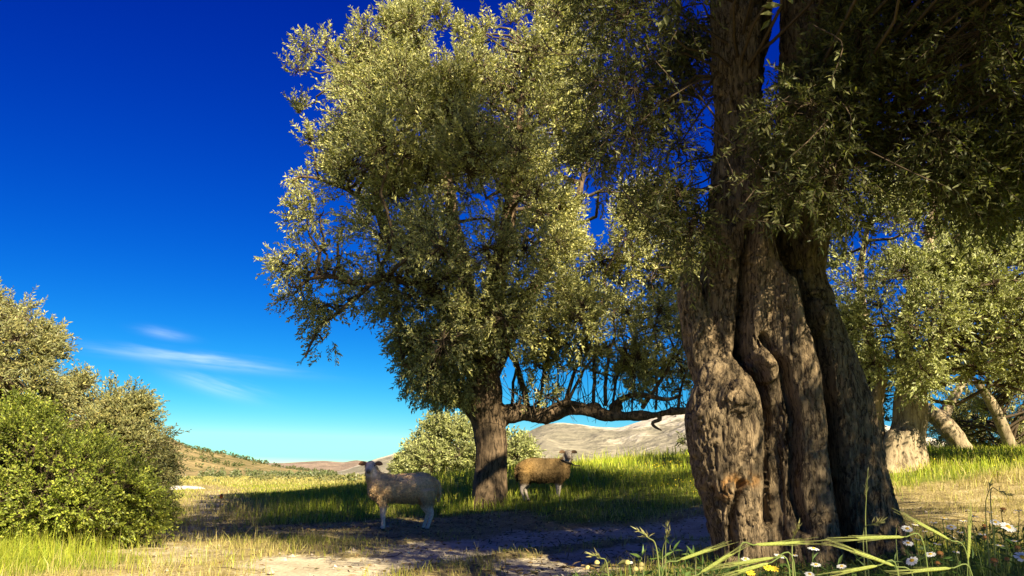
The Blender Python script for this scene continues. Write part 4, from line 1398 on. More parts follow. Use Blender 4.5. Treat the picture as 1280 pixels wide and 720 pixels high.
        link('nostril', mesh_np('nostril', v, fc_), M_eye, root)
    return root, W


p1 = P(497, 659, 12.4)
s1, W1 = sheep('sheep', 'cream sheep standing side-on in the shade on the dry ground, face turned to the viewer', (p1[0], 12.4, float(ground_at(p1[0], 12.4)[0]) - 0.008), 1,
               (0.74, 0.50, 0.25), (0.74, 0.59, 0.44), (0.46, 0.21, 0.09), 0.97, 0.05)
p2 = P(684, 617, 16.4)
s2, W2 = sheep('sheep', 'brown-fleeced sheep with a dark collar standing in the grass right of the middle trunk', (p2[0], 16.4, float(gz(p2[0], 16.4)) - 0.005), -1,
               (0.15, 0.098, 0.043), (0.34, 0.29, 0.24), (0.16, 0.10, 0.06), 1.1, -0.04, patch=(0.40, 0.24, 0.08))  # patch is the painted sun dapple on the rump
p, r = [], []
for a in np.linspace(0, 2 * np.pi, 17):
    p.append(W2(.352 + .118 * math.cos(a), .01 + .125 * math.sin(a), .735 - .03 * math.cos(a) * 1.2))
v, f = tube(np.array(p), np.full(17, .013), 6, False)
link('collar', mesh_np('collar', v, f), plain_mat('collar_strap', (0.02, 0.018, 0.016), 0.7), s2)
q, r = catmull([W2(.46, .05, .70), W2(.52, .06, .665), W2(.56, .05, .66), W2(.62, .03, .655)], [.012, .011, .01, .008], 4)
v, f = tube(q, r, 6)
link('rope_end', mesh_np('rope_end', v, f), plain_mat('rope', (0.03, 0.026, 0.02), 0.9), s2)


# ------------------------------------------------------------------ grass
def blades(x, y, z, h, w, col, lean=0.45, name='grass', M=M_grass, tipcol=None):
    n = len(x)
    a = rng.uniform(0, 2 * np.pi, n)
    fa = rng.uniform(0, 2 * np.pi, n)
    le = np.abs(rng.normal(size=n)) * lean * h
    base = np.stack([x, y, z - 0.01], 1)
    side = np.stack([np.cos(fa), np.sin(fa), 0 * fa], 1) * (w / 2)[:, None]
    ld = np.stack([np.cos(a), np.sin(a), 0 * a], 1)
    up = np.array([0, 0, 1.0])
    m = base + up * (h * 0.55)[:, None] + ld * (le * 0.3)[:, None]
    t = base + up * (h * np.sqrt(np.clip(1 - (le / np.maximum(h, 1e-4)) ** 2 * 0.5, 0.1, 1)))[:, None] + ld * le[:, None]
    V = np.stack([base - side, base + side, m + side * 0.75, m - side * 0.75, t], 1).reshape(-1, 3)
    b = np.arange(n)[:, None] * 5
    Fs = [b + np.array([[0, 1, 2, 3]]), b + np.array([[3, 2, 4]])]
    c = np.repeat(col, 5, 0).reshape(n, 5, 3)
    if tipcol is not None:
        c[:, 4] = tipcol; c[:, 2:4] = c[:, 2:4] * 0.5 + tipcol[:, None] * 0.5
    o = link(name, mesh_np(name, V, Fs, c.reshape(-1, 3), smooth=False), M, kind='stuff')
    return o


def tag(o, label, cat):
    o['label'] = label; o['category'] = cat
    return o


def field():
    n = 330000
    u = rng.random(n)
    d = 5.0 * (75 / 5.0) ** (u ** 0.92)
    a = rng.uniform(-0.74, 0.74, n)
    x = a * d; y = d
    z, dirt, dry, mid = ground_at(x, y)
    patch = fbm(v3(x * 0.55, y * 0.55, 2), 3, 51)
    fine = fbm(v3(x * 2.3, y * 2.3, 4), 2, 57)
    # bare around trunk foot and on the track
    keep = rng.random(n) > np.clip(dirt * 1.25 - 0.1 - mid, 0, 1)
    keep &= rng.random(n) < np.clip(0.55 + 0.9 * (fine - 0.35), 0.12, 1)
    keep &= ~((dry > 0.6) & (rng.random(n) < 0.35 + 0.3 * (fine < 0.5)))
    keep &= ~((np.hypot(x - 2.3, y - 6.5) < 0.8))
    isdry = rng.random(n) < np.clip(dry * 1.05 - 0.05 + (patch - 0.5) * 0.8, 0.03, 0.93)
    bank = sstep(0.1, 0.6, z) * sstep(11.5, 14, y)
    rise = np.clip(bank, 0, 1)
    strip = np.exp(-((y - 11.4) / 0.9) ** 2) * (x > 4.0)          # dry strip on the right
    isdry |= rng.random(n) < strip * 0.85
    hgt = rng.uniform(0.05, 0.14, n) * (0.6 + 0.8 * fine) + 0.10 * rise * rng.uniform(0.3, 1.3, n)
    shade_lush = np.exp(-(((x + 3.2) / 4.0) ** 2 + ((y - 20) / 4.5) ** 2))
    hgt += shade_lush * rng.uniform(0.05, 0.28, n)
    crest = sstep(20, 23, y) * (1 - sstep(25, 29, y)) * sstep(-1.5, 1.5, x)
    hgt += crest * rng.uniform(0, 0.3, n) * (rng.random(n) < 0.3)
    hgt *= np.where(mid > 0.3, 0.7, 1)
    trunk_mid = np.exp(-((x + .4) / 1.1) ** 2 - ((y - 16.3) / .8) ** 2)
    hgt += trunk_mid * rng.uniform(0, 0.2, n)
    sh1 = np.exp(-((x + 1.65) / 0.9) ** 2 - ((y - 12.3) / .7) ** 2)
    hgt *= 1 - 0.6 * sh1
    trod = 1 - sstep(0.6, 1.2, np.hypot((x + 1.4) / 3.2, (y - 12.3) / 2.2) + (patch - 0.5) * 0.8)
    hgt *= 1 - 0.55 * trod
    keep &= rng.random(n) > 0.45 * trod
    left = sstep(-3.0, -4.5, x) * (y < 14)
    hgt += left * rng.uniform(0, 0.08, n)
    lush = np.exp(-(((x + 3.9) / 0.8) ** 2 + ((y - 7.3) / 1.0) ** 2))
    hgt += lush * rng.uniform(0.05, 0.26, n)
    isdry &= ~(rng.random(n) < lush * 0.95)
    hgt *= np.where(isdry & (rng.random(n) < 0.08), 1.9, 1.0)
    w = np.maximum(0.0045, d * 0.00062) * rng.uniform(0.7, 1.4, n)
    g = leaf_colors(n, [(0.20, 0.27, 0.02), (0.27, 0.32, 0.03), (0.34, 0.37, 0.04), (0.14, 0.21, 0.02), (0.42, 0.41, 0.06)])
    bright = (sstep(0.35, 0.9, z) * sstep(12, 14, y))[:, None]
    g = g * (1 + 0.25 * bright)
    s = leaf_colors(n, [(0.42, 0.35, 0.13), (0.52, 0.44, 0.19), (0.34, 0.27, 0.10), (0.42, 0.39, 0.11)])
    k1 = keep & ~isdry; k2 = keep & isdry
    tip = g[k1] * 1.05 + np.array([0.05, 0.03, 0.0])
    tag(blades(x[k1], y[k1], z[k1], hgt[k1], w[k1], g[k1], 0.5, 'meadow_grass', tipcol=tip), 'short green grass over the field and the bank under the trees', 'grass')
    tag(blades(x[k2], y[k2], z[k2], hgt[k2] * 0.85, w[k2], s[k2], 0.75, 'dry_grass'), 'straw-coloured dry grass along the track and the left field', 'grass')
    # far plain
    n = 60000
    y = rng.uniform(60, 230, n); x = rng.uniform(-0.7, 0.2, n) * y
    z = gz(x, y)
    c = leaf_colors(n, [(0.44, 0.37, 0.12), (0.38, 0.35, 0.09), (0.28, 0.29, 0.06), (0.48, 0.40, 0.16)])
    tag(blades(x, y, z, rng.uniform(0.08, 0.3, n), y * 0.0011, c, 0.5, 'plain_grass'), 'pale dry grass on the flat plain before the left hill', 'grass')
    # yellow flower specks on the bank
    n = 1500
    x = rng.uniform(2.0, 11, n); y = rng.uniform(14.5, 21, n)
    m = fbm(v3(x * 0.7, y * 0.7, 1), 3, 77) + 0.22 * np.exp(-((x - 3.8) / 1.2) ** 2 - ((y - 17) / 2) ** 2)
    k = m > 0.56
    x, y = x[k], y[k]
    z = gz(x, y) + rng.uniform(0.06, 0.18, len(x))
    r = 0.010 * rng.uniform(0.7, 1.4, len(x))
    th = np.linspace(0, 2 * np.pi, 6, endpoint=False)
    V = np.stack([x[:, None] + r[:, None] * np.cos(th), y[:, None] + r[:, None] * np.sin(th) * 0.6, z[:, None] + r[:, None] * np.sin(th) * 0.8], -1).reshape(-1, 3)
    Fh = np.arange(len(x))[:, None] * 6 + np.arange(6)[None]
    c = np.tile((0.62, 0.48, 0.02), (len(V), 1))
    o = link('yellow_wildflowers', mesh_np('yellow_wildflowers', V, Fh, c, False), M_vein, kind='stuff')
    tag(o, 'tiny yellow wildflowers scattered through the sunlit grass bank', 'wildflowers')


field()


def foreground_grass():
    n = 26000
    x = rng.uniform(-0.2, 5.2, n); y = rng.uniform(1.5, 6.4, n)
    x = x * (0.35 + 0.13 * y)
    z = gz(x, y)
    # top of the clump in the photo, as a height profile over the ground
    top = np.interp(x / y, [-0.05, 0.10, 0.16, 0.22, 0.3, 0.40, 0.46, 0.52, 0.62], [0.10, 0.16, 0.26, 0.24, 0.25, 0.30, 0.42, 0.50, 0.52])
    line = np.interp(x / y, [0.0, 0.1, 0.2, 0.3, 0.42, 0.48, 0.6], [722, 716, 704, 702, 690, 656, 634])
    zt = np.array([P(640, l, 1.0)[2] - H for l in line]) * y + H
    hh = np.minimum(zt - z, 0.62)
    k = (hh > 0.05) & (np.hypot(x - 2.25, y - 6.4) > 0.75) & (x / y > -0.02)
    # clumps
    cl = fbm(v3(x * 2.2, y * 2.2, 8), 2, 91)
    k &= rng.random(n) < np.clip(0.3 + (cl - 0.3) * 1.8, 0.1, 1)
    x, y, z, hh = x[k], y[k], z[k], hh[k]
    n = len(x)
    h = hh * rng.uniform(0.45, 1.02, n)
    w = rng.uniform(0.002, 0.0055, n)
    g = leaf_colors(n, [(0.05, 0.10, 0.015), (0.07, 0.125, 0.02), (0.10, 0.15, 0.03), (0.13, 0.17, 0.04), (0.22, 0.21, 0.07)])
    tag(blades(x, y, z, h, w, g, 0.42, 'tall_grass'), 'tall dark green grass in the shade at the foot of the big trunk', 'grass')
    # feathery weed leaves low down
    n = 9000
    x = rng.uniform(0.2, 5.0, n); y = rng.uniform(1.8, 6.2, n)
    x = x * (0.35 + 0.13 * y)
    z = gz(x, y)
    line = np.interp(x / y, [0.0, 0.1, 0.2, 0.3, 0.42, 0.48, 0.6], [726, 722, 712, 708, 698, 668, 650])
    zt = np.array([P(640, l, 1.0)[2] - H for l in line]) * y + H
    hh = np.clip(zt - z, 0.03, 0.5)
    k = (np.hypot(x - 2.25, y - 6.4) > 0.8) & (x / y > 0.05)
    x, y, z, hh = x[k], y[k], z[k], hh[k]
    n = len(x)
    pos = np.stack([x, y, z + hh * rng.random(n)], 1)
    dr = rng.normal(size=(n, 3)); dr[:, 2] = np.abs(dr[:, 2]) * 0.6
    c = leaf_colors(n, [(0.05, 0.095, 0.02), (0.07, 0.12, 0.025), (0.10, 0.15, 0.04)])
    V, Fq, cc = make_leaves(pos, dr, rng.uniform(0.03, 0.08, n), rng.uniform(0.006, 0.014, n), c)
    o = link('weed_leaves', mesh_np('weed_leaves', V, Fq, cc, False), M_grass, kind='stuff')
    tag(o, 'low feathery weed leaves among the daisies in the shade', 'weeds')


foreground_grass()


# ------------------------------------------------------------------ barley, daisies and weeds in the foreground
def root_at(x, y):
    return np.array([x, y, float(gz(x, y))])


G_stem = np.array((0.15, 0.20, 0.05)); G_ear = np.array((0.25, 0.29, 0.06)); G_awn = np.array((0.27, 0.29, 0.085))


def barley(tip, neck, d, foot, label, d2=None, hue=1.0, leafy=True):
    """ear from neck (px,py) to tip (px,py); stalk bends over from foot (px) on the ground"""
    d2 = d2 or d
    a, b = P(*neck, d), P(*tip, d2)
    fx = P(foot, 700, d)[0]
    base = root_at(fx, d + 0.05)
    root = thing('barley_stalk', label, 'barley', base, 'barley ears leaning over the foreground')
    ax = b - a; L = np.linalg.norm(ax); ax = ax / L
    # stalk: rises above the ear's neck, then bends into it
    turn = a - ax * 0.03 - np.array([0, 0, 0.012])
    low = base * 0.3 + turn * 0.7
    low[2] = base[2] + (turn[2] - base[2]) * 0.72
    q, r = catmull([base, base * 0.6 + low * 0.4, low, turn, a], [0.0022, 0.002, 0.0016, 0.0011, 0.001], 6)
    v, f = tube(q, r, 6)
    part('stalk', v, f, M_vein, root, np.tile(G_stem * hue, (len(v), 1)))
    side = np.cross(ax, [0.2, -1, 0.3]); side /= np.linalg.norm(side)
    oth = np.cross(ax, side)
    body = L * 0.5
    ng = 13
    ker, awn = [], []
    for i in range(ng):
        t = i / (ng - 1)
        for s in (-1, 1):
            c = a + ax * body * (t + 0.03 * s)
            dirn = ax + side * s * 0.17
            dirn /= np.linalg.norm(dirn)
            wd = 0.0017 * (0.7 + 0.6 * math.sin(math.pi * min(1, t * 0.9 + 0.12)))
            p, rr = catmull([c, c + dirn * 0.005, c + dirn * 0.0105], [wd * 0.4, wd, wd * 0.2], 2)
            ker.append(tube(p, rr, 5))
            tipp = c + (ax + side * s * rng.uniform(0.0, 0.10) + oth * rng.normal() * 0.04) * (L * rng.uniform(0.42, 0.55))
            awn.append((c + dirn * 0.009, tipp))
    v, f = join(ker)
    part('ear', v, f, M_vein, root, np.tile(G_ear * hue, (len(v), 1)) * (0.8 + 0.4 * rng.random((len(v), 1))))
    A = np.array([w[0] for w in awn]); B = np.array([w[1] for w in awn])
    v, f = multi_tubes(A, B, np.full(len(A), 0.00032), np.full(len(A), 0.00016), 3)
    part('awns', v, f, M_vein, root, np.tile(G_awn * hue, (len(v), 1)))
    if leafy:
        t0 = q[len(q) // 3]
        an = rng.uniform(0, 6.28)
        out = np.array([math.cos(an), math.sin(an) * 0.6, 0.0])
        ps = [t0, t0 + out * 0.05 + [0, 0, 0.07], t0 + out * 0.12 + [0, 0, 0.09], t0 + out * 0.2 + [0, 0, 0.05]]
        pp, _ = catmull(ps, [1, 1, 1, 1], 4)
        sd = np.cross(out, [0, 0, 1.0])
        wd = 0.0024 * np.sin(np.linspace(0.5, math.pi, len(pp)))[:, None] + 0.0004
        V = np.stack([pp - sd * wd, pp + sd * wd], 1).reshape(-1, 3)
        i = np.arange(len(pp) - 1)[:, None] * 2
        part('leaf_blade', V, i + np.array([[0, 1, 3, 2]]), M_grass, root, np.tile(np.array((0.14, 0.2, 0.04)) * hue, (len(V), 1)))


barley((1028, 674), (1129, 671), 1.35, 1178, 'barley ear lying level to the left across the right foot of the big trunk')
barley((1117, 637), (1186, 674), 1.4, 1215, 'barley ear slanting up to the left from its stalk, just right of the big trunk')
barley((1214, 622), (1210, 700), 1.4, 1207, 'barley ear standing bolt upright among the daisies at right')
barley((1030, 675), (1117, 707), 1.3, 1150, 'barley ear sloping down to the right below the level ear by the trunk foot')
barley((1042, 676), (945, 681), 1.32, 935, 'barley ear lying level and pointing right across the middle of the trunk foot', d2=1.36)
barley((940, 676), (876, 716), 1.3, 868, 'thin barley ear slanting steeply up to the right in front of the trunk')
barley((918, 676), (850, 700), 1.38, 842, 'barley ear slanting up to the right at the left edge of the trunk foot')
barley((880, 712), (966, 697), 1.28, 975, 'barley ear drooping to the left low before the trunk, above the yellow flowers')
barley((1105, 717), (1188, 710), 1.28, 1205, 'lowest barley ear lying level at the bottom right of the view')
barley((1020, 722), (1096, 707), 1.3, 1108, 'short barley ear pointing down to the left at the bottom under the trunk')
barley((898, 722), (960, 704), 1.25, 968, 'pale barley ear hanging low at the bottom edge left of the yellow flowers', hue=1.1)


def flower_mesh(c, nrm, R, npet, rnd, wpet, cup=0.15):
    nrm = nrm / np.linalg.norm(nrm)
    u = np.cross(nrm, [0.3, 0.2, 1.0]); u /= np.linalg.norm(u); w = np.cross(nrm, u)
    Vs = []; Fs = []
    for i in range(npet):
        a = 2 * math.pi * (i + rnd * rng.normal() * 0.3) / npet
        dr = u * math.cos(a) + w * math.sin(a)
        sd = np.cross(nrm, dr)
        rl = R * rng.uniform(0.86, 1.06); dz = cup * rl * rng.uniform(0.2, 1.4)
        row = []
        for t, ww in ((0.22, 0.5), (0.6, 1.0), (0.88, 0.85), (1.0, 0.35)):
            m = c + dr * rl * t + nrm * (dz * t * (1.2 - t) * 2 - 0.12 * rl * t * t * rng.random())
            row += [m - sd * wpet * ww / 2, m + sd * wpet * ww / 2]
        b = len(Vs) * 8
        Vs.append(np.array(row))
        Fs += [[b, b + 1, b + 3, b + 2], [b + 2, b + 3, b + 5, b + 4], [b + 4, b + 5, b + 7, b + 6]]
    return np.concatenate(Vs), np.array(Fs)


def dome(c, nrm, r, hgt, nr=4, ns=10):
    nrm = nrm / np.linalg.norm(nrm)
    u = np.cross(nrm, [0.3, 0.2, 1.0]); u /= np.linalg.norm(u); w = np.cross(nrm, u)
    V = [c + nrm * hgt]; F3 = []; F4 = []
    for i in range(1, nr + 1):
        t = i / nr * math.pi / 2
        for j in range(ns):
            a = 2 * math.pi * j / ns
            V.append(c + nrm * hgt * math.cos(t) + (u * math.cos(a) + w * math.sin(a)) * r * math.sin(t))
    for j in range(ns):
        F3.append([0, 1 + j, 1 + (j + 1) % ns])
        for i in range(nr - 1):
            F4.append([1 + i * ns + j, 1 + (i + 1) * ns + j, 1 + (i + 1) * ns + (j + 1) % ns, 1 + i * ns + (j + 1) % ns])
    return np.array(V), [np.array(F4), np.array(F3)]


def daisy(px, py, d, size, tilt, label, kind='white', group='daisies in the shade beside the big trunk'):
    c = P(px, py, d)
    base = root_at(c[0] + rng.normal() * 0.03, d + 0.03)
    nm = {'white': 'daisy', 'yellow': 'yellow_daisy', 'withered': 'withered_daisy'}[kind]
    root = thing(nm, label, 'daisy', base, group)
    nrm = np.array([tilt[0], -tilt[1], 1.0 - 0.4 * tilt[1]])
    nrm /= np.linalg.norm(nrm)
    R = size / 2 * 0.86
    mid = (base + c) / 2 + np.array([rng.normal() * 0.02, rng.normal() * 0.01, 0.02])
    q, r = catmull([base, mid, c - nrm * 0.03, c - nrm * 0.002], [0.0022, 0.0018, 0.0014, 0.0016], 5)
    v, f = tube(q, r, 5)
    part('stem', v, f, M_vein, root, np.tile((0.09, 0.13, 0.03), (len(v), 1)))
    pc = {'white': (0.80, 0.80, 0.74), 'yellow': (0.78, 0.56, 0.04), 'withered': (0.40, 0.26, 0.12)}[kind]
    dc = {'white': (0.72, 0.45, 0.03), 'yellow': (0.72, 0.38, 0.02), 'withered': (0.36, 0.16, 0.04)}[kind]
    V, Fq = flower_mesh(c, nrm, R if kind != 'withered' else R * 0.7, 14 if kind != 'yellow' else 11, 0.5, R * (0.36 if kind != 'withered' else 0.2), 0.15 if kind != 'withered' else -0.9)
    part('petals', V, Fq, M_vein, root, np.tile(pc, (len(V), 1)))
    V, Fs = dome(c, nrm, R * 0.36 * (1.5 if kind == 'withered' else 1), R * 0.26 * (1.6 if kind == 'withered' else 1))
    part('flower_centre', V, Fs, M_vein, root, np.tile(dc, (len(V), 1)) * (0.85 + 0.3 * rng.random((len(V), 1))))
    # feathery leaves
    n = 7
    pos = q[rng.integers(2, max(3, len(q) - 5), n)]
    dr = rng.normal(size=(n, 3)); dr[:, 2] = 0.5
    V, Fq, cc = make_leaves(pos, dr, rng.uniform(0.02, 0.05, n), np.full(n, 0.006), leaf_colors(n, [(0.07, 0.12, 0.03)]))
    part('leaves', V, Fq, M_grass, root, cc, smooth=False)


SH = 'white daisy with a yellow centre in the shaded grass right of the big trunk'
SF = 'small white daisy among the barley at the foot of the big trunk'
for px, py, d, s, t, lab in (
        (1260, 659, 2.5, 0.052, (0.1, 0.55), 'largest white daisy of the right-hand patch, its face turned to the viewer'),
        (1244, 653, 2.6, 0.036, (-0.1, 0.5), 'white daisy touching the left side of the largest daisy'),
        (1218, 645, 2.7, 0.034, (0.2, 0.2), 'brightest daisy seen from the side, at the top of the upright barley ear'),
        (1189, 659, 2.6, 0.036, (-0.2, 0.35), 'white daisy with half-raised petals left of the upright barley ear'),
        (1134, 661, 2.7, 0.040, (-0.1, 0.5), 'white daisy close to the right edge of the big trunk, upper of a pair'),
        (1135, 679, 2.5, 0.036, (0.0, 0.4), 'white daisy close to the right edge of the big trunk, lower of a pair'),
        (1140, 701, 2.4, 0.042, (-0.5, 0.4), 'white daisy with drooping petals near the bottom, right of the trunk foot'),
        (1278, 697, 2.2, 0.048, (0.0, 0.6), 'bright white daisy with an orange centre at the lower right edge'),
        (1147, 674, 2.7, 0.030, (0.2, 0.15), 'small edge-on white daisy between the pair close to the right edge of the trunk'), (1191, 671, 2.7, 0.030, (0.5, 0.3), 'white daisy tilted to the right just under the one with half-raised petals'), (1204, 651, 3.0, 0.032, (0, 0.1), 'flat edge-on daisy just left of the brightest daisy on the upright ear'), (1180, 648, 3.1, 0.032, (0.1, 0.1), 'far edge-on daisy just above the white daisy with half-raised petals'),
        (1167, 653, 3.1, 0.030, (0, 0.1), 'far edge-on daisy midway between the trunk and the half-raised daisy'), (1273, 638, 3.1, 0.034, (0, 0.1), 'edge-on daisy highest at the right edge, right of the highest withered head'), (1163, 693, 2.4, 0.034, (-0.2, 0.3), 'white daisy touching the left side of the withered orange head'), (1144, 656, 3.2, 0.028, (0.1, 0.15), 'small daisy just above the upper daisy of the pair by the trunk edge'),
        (1172, 680, 2.8, 0.028, (0.1, 0.15), SH), (1195, 690, 2.7, 0.026, (0, 0.2), SH), (1228, 668, 2.9, 0.03, (0, 0.2), SH), (1250, 682, 2.8, 0.03, (0.1, 0.2), SH),
        (1200, 665, 2.9, 0.028, (0, 0.2), SH), (1156, 664, 3.3, 0.026, (0, 0.1), SH), (1268, 676, 2.8, 0.026, (0, 0.2), SH), (1237, 640, 3.3, 0.028, (0, 0.1), SH),
        (1017, 686, 2.4, 0.036, (0.1, 0.2), 'white daisy seen edge-on before the middle of the trunk foot, under the level barley ear'),
        (1020, 706, 2.3, 0.032, (0, 0.3), SF), (974, 695, 2.3, 0.032, (0.2, 0.3), SF), (932, 699, 2.4, 0.03, (0, 0.3), SF), (1012, 718, 2.2, 0.03, (0, 0.4), SF),
        (1052, 708, 2.3, 0.03, (-0.2, 0.3), SF), (993, 694, 2.6, 0.024, (0, 0.2), SF), (787, 703, 3.0, 0.026, (0, 0.3), 'single small white flower standing out against the dirt track')):
    daisy(px, py, d, s, t, lab)
for px, py, d, s, lab in ((961, 710, 2.2, 0.034, 'deep yellow daisy low before the trunk, left of a touching pair'), (968, 711, 2.25, 0.03, 'deep yellow daisy low before the trunk, right of a touching pair'),
                          (938, 716, 2.2, 0.028, 'yellow daisy lowest at the bottom edge left of the yellow pair')):
    daisy(px, py, d, s, (0, 0.45), lab, 'yellow', 'yellow daisies at the foot of the trunk')
WL = 'withered brown daisy head in the shaded grass at right'
for px, py, d, s, lab in ((1175, 692, 2.4, 0.04, 'withered orange daisy head between white daisies below the slanting barley ear'), (1243, 701, 2.2, 0.042, 'withered orange-brown daisy head low at the right, left of the edge daisy'),
                          (1254, 637, 2.8, 0.04, 'withered daisy head highest in the right-hand patch'), (1231, 658, 2.6, 0.036, WL), (1232, 672, 2.6, 0.034, WL), (1259, 699, 2.3, 0.03, WL), (1272, 685, 2.4, 0.036, WL),
                          (1172, 704, 2.3, 0.03, WL)):
    daisy(px, py, d, s, (0.1, 0.2), lab, 'withered', 'withered daisies at right')


def grass_stalk(px0, py0, px1, py1, d, foot, label, drop=0.0):
    a, b = P(px0, py0, d), P(px1, py1, d - 0.05)
    base = root_at(P(foot, 700, d)[0], d)
    root = thing('wild_grass_stalk', label, 'grass stalk', base, 'bare grass stalks in the foreground')
    q, r = catmull([base, base * 0.3 + a * 0.7, a, (a + b) / 2 + [0, 0, 0.01], b], [0.0022, 0.0018, 0.0014, 0.0011, 0.0006], 6)
    v, f = tube(q, r, 5)
    part('stalk', v, f, M_vein, root, np.tile((0.22, 0.25, 0.08), (len(v), 1)))
    n = 14
    t = rng.uniform(0.72, 1.0, n)
    pos = q[(t * (len(q) - 1)).astype(int)]
    dr = (b - a)[None] / np.linalg.norm(b - a) + rng.normal(size=(n, 3)) * 0.35
    V, Fq, cc = make_leaves(pos, dr, rng.uniform(0.012, 0.025, n), np.full(n, 0.003), leaf_colors(n, [(0.4, 0.36, 0.16), (0.3, 0.3, 0.12)]))
    part('seed_head', V, Fq, M_vein, root, cc, smooth=False)


grass_stalk(1082, 660, 1085, 585, 2.2, 1080, 'thin upright grass stalk with a fine head before the right side of the trunk')
grass_stalk(1079, 670, 1106, 652, 2.0, 1078, 'bent grass stalk arching right before the dark right side of the trunk')
grass_stalk(1232, 640, 1240, 600, 2.4, 1228, 'grass stalk with a forked brown head rising above the right-hand daisies')
grass_stalk(1238, 618, 1262, 620, 2.4, 1236, 'grass stalk bent to the right above the largest daisy')
grass_stalk(760, 715, 740, 694, 1.6, 766, 'thin pale grass stalk leaning left at the bottom before the dirt track')
grass_stalk(822, 694, 798, 664, 1.6, 832, 'pale straight grass stalk leaning left in front of the dirt track')
grass_stalk(832, 690, 834, 655, 2.6, 830, 'upright pale seeding weed stalk beside the left edge of the trunk')
grass_stalk(828, 694, 838, 662, 2.6, 829, 'second seeding weed stalk leaning right against the upright pale one')
grass_stalk(990, 690, 999, 660, 1.6, 985, 'thin green grass stalk curving up before the middle of the trunk')
grass_stalk(1120, 668, 1136, 648, 2.6, 1118, 'short bent grass stalk at the right edge of the trunk')


def weed(px, py, d, label, hgt_px, n=60, pal=((0.08, 0.14, 0.03), (0.12, 0.18, 0.04)), flowers=0):
    top = P(px, py, d)
    base = root_at(top[0], d)
    root = thing('leafy_weed', label, 'weed', base, 'leafy weeds before the track')
    L, T = [], []
    for i in range(6):
        e = top + np.array([rng.normal() * 0.06, rng.normal() * 0.06, -abs(rng.normal()) * 0.06])
        q, r = catmull([base + rng.normal(size=3) * 0.01, (base + e) / 2 + rng.normal(size=3) * 0.02, e], [0.0025, 0.002, 0.001], 4)
        T.append(tube(q, r, 5))
        m = n // 6
        pos = q[rng.integers(2, len(q), m)]
        dr = rng.normal(size=(m, 3)); dr[:, 2] = np.abs(dr[:, 2])
        L.append(make_leaves(pos, dr, rng.uniform(0.03, 0.06, m), rng.uniform(0.008, 0.014, m), leaf_colors(m, pal)))
    v, f = join(T)
    part('stem', v, f, M_vein, root, np.tile((0.2, 0.2, 0.08), (len(v), 1)))
    V = np.concatenate([l[0] for l in L]); Fq = np.concatenate([l[1] + sum(len(k[0]) for k in L[:i]) for i, l in enumerate(L)]); c = np.concatenate([l[2] for l in L])
    part('leaves', V, Fq, M_grass, root, c, smooth=False)
    for i in range(flowers):
        cc = top + np.array([rng.normal() * 0.05, rng.normal() * 0.04, rng.uniform(-0.04, 0.02)])
        V, Fs = dome(cc, np.array([0, -0.3, 1.0]), 0.008, 0.008, 3, 7)
        part('bud', V, Fs, M_vein, root, np.tile((0.6, 0.5, 0.18), (len(V), 1)))


weed(772, 706, 2.4, 'pale yellow-budded weed at the bottom edge before the dirt track', 20, flowers=7, pal=((0.2, 0.22, 0.07), (0.28, 0.27, 0.1)))
weed(806, 700, 2.8, 'small green leafy weed left of the trunk, nearest the yellow-budded weed', 20)
weed(846, 682, 3.4, 'green leafy weed under the pale seeding stalks beside the trunk', 20, n=110)
weed(868, 690, 3.6, 'dark green weed tucked against the left foot of the trunk', 20, n=110)
weed(828, 688, 3.2, 'leafy weed growing round the foot of the pale seeding stalks', 20, n=90)


# ------------------------------------------------------------------ small things in the distance
def wire_fence():
    root = thing('wire_fence', 'rusty wire mesh fence at the left edge half hidden by the green shrub', 'fence', root_at(-4.75, 7.6))
    a = np.array([-4.95, 8.3, 0.0]); b = np.array([-4.05, 6.4, 0.0])
    h = 0.62
    wires = []
    L = np.linalg.norm(b - a)
    n = int(L / 0.05)
    A, B = [], []
    for i in range(-12, n + 12):
        for s in (1, -1):
            p0 = i * 0.05; p1 = p0 + s * h
            t0, t1 = 0.0, 1.0
            lo, hi = sorted((p0, p1))
            if hi < 0 or lo > L:
                continue
            ts = sorted([np.clip((0 - p0) / (p1 - p0), 0, 1), np.clip((L - p0) / (p1 - p0), 0, 1)])
            q = [a + (b - a) / L * (p0 + (p1 - p0) * t) + np.array([0, 0, h * t + 0.02]) for t in ts]
            if np.linalg.norm(q[1] - q[0]) > 0.03:
                A.append(q[0]); B.append(q[1])
    gzv = float(gz(-4.5, 7.3))
    A = np.array(A) + [0, 0, gzv]; B = np.array(B) + [0, 0, gzv]
    v, f = multi_tubes(A, B, np.full(len(A), 0.0022), np.full(len(A), 0.0022), 4)
    Mw = plain_mat('rusty_wire', (0.30, 0.25, 0.19), 0.6, 0.4, 0.3)
    part('wire_mesh', v, f, Mw, root)
    for t in (0.0, 0.5, 1.0):
        p = a + (b - a) * t + [0, 0.01, gzv]
        v, f = tube(np.array([p - [0, 0, .05], p + [0, 0, .35], p + [0, 0, .68]]), [.018, .017, .016], 8)
        part('fence_post', v, f, Mw, root)
    for z in (0.04, 0.33, h + 0.02):
        v, f = tube(np.array([a + [0, 0, z + gzv], (a + b) / 2 + [0, 0, z + gzv - .01], b + [0, 0, z + gzv]]), [.003] * 3, 5)
        part('line_wire', v, f, Mw, root)


wire_fence()


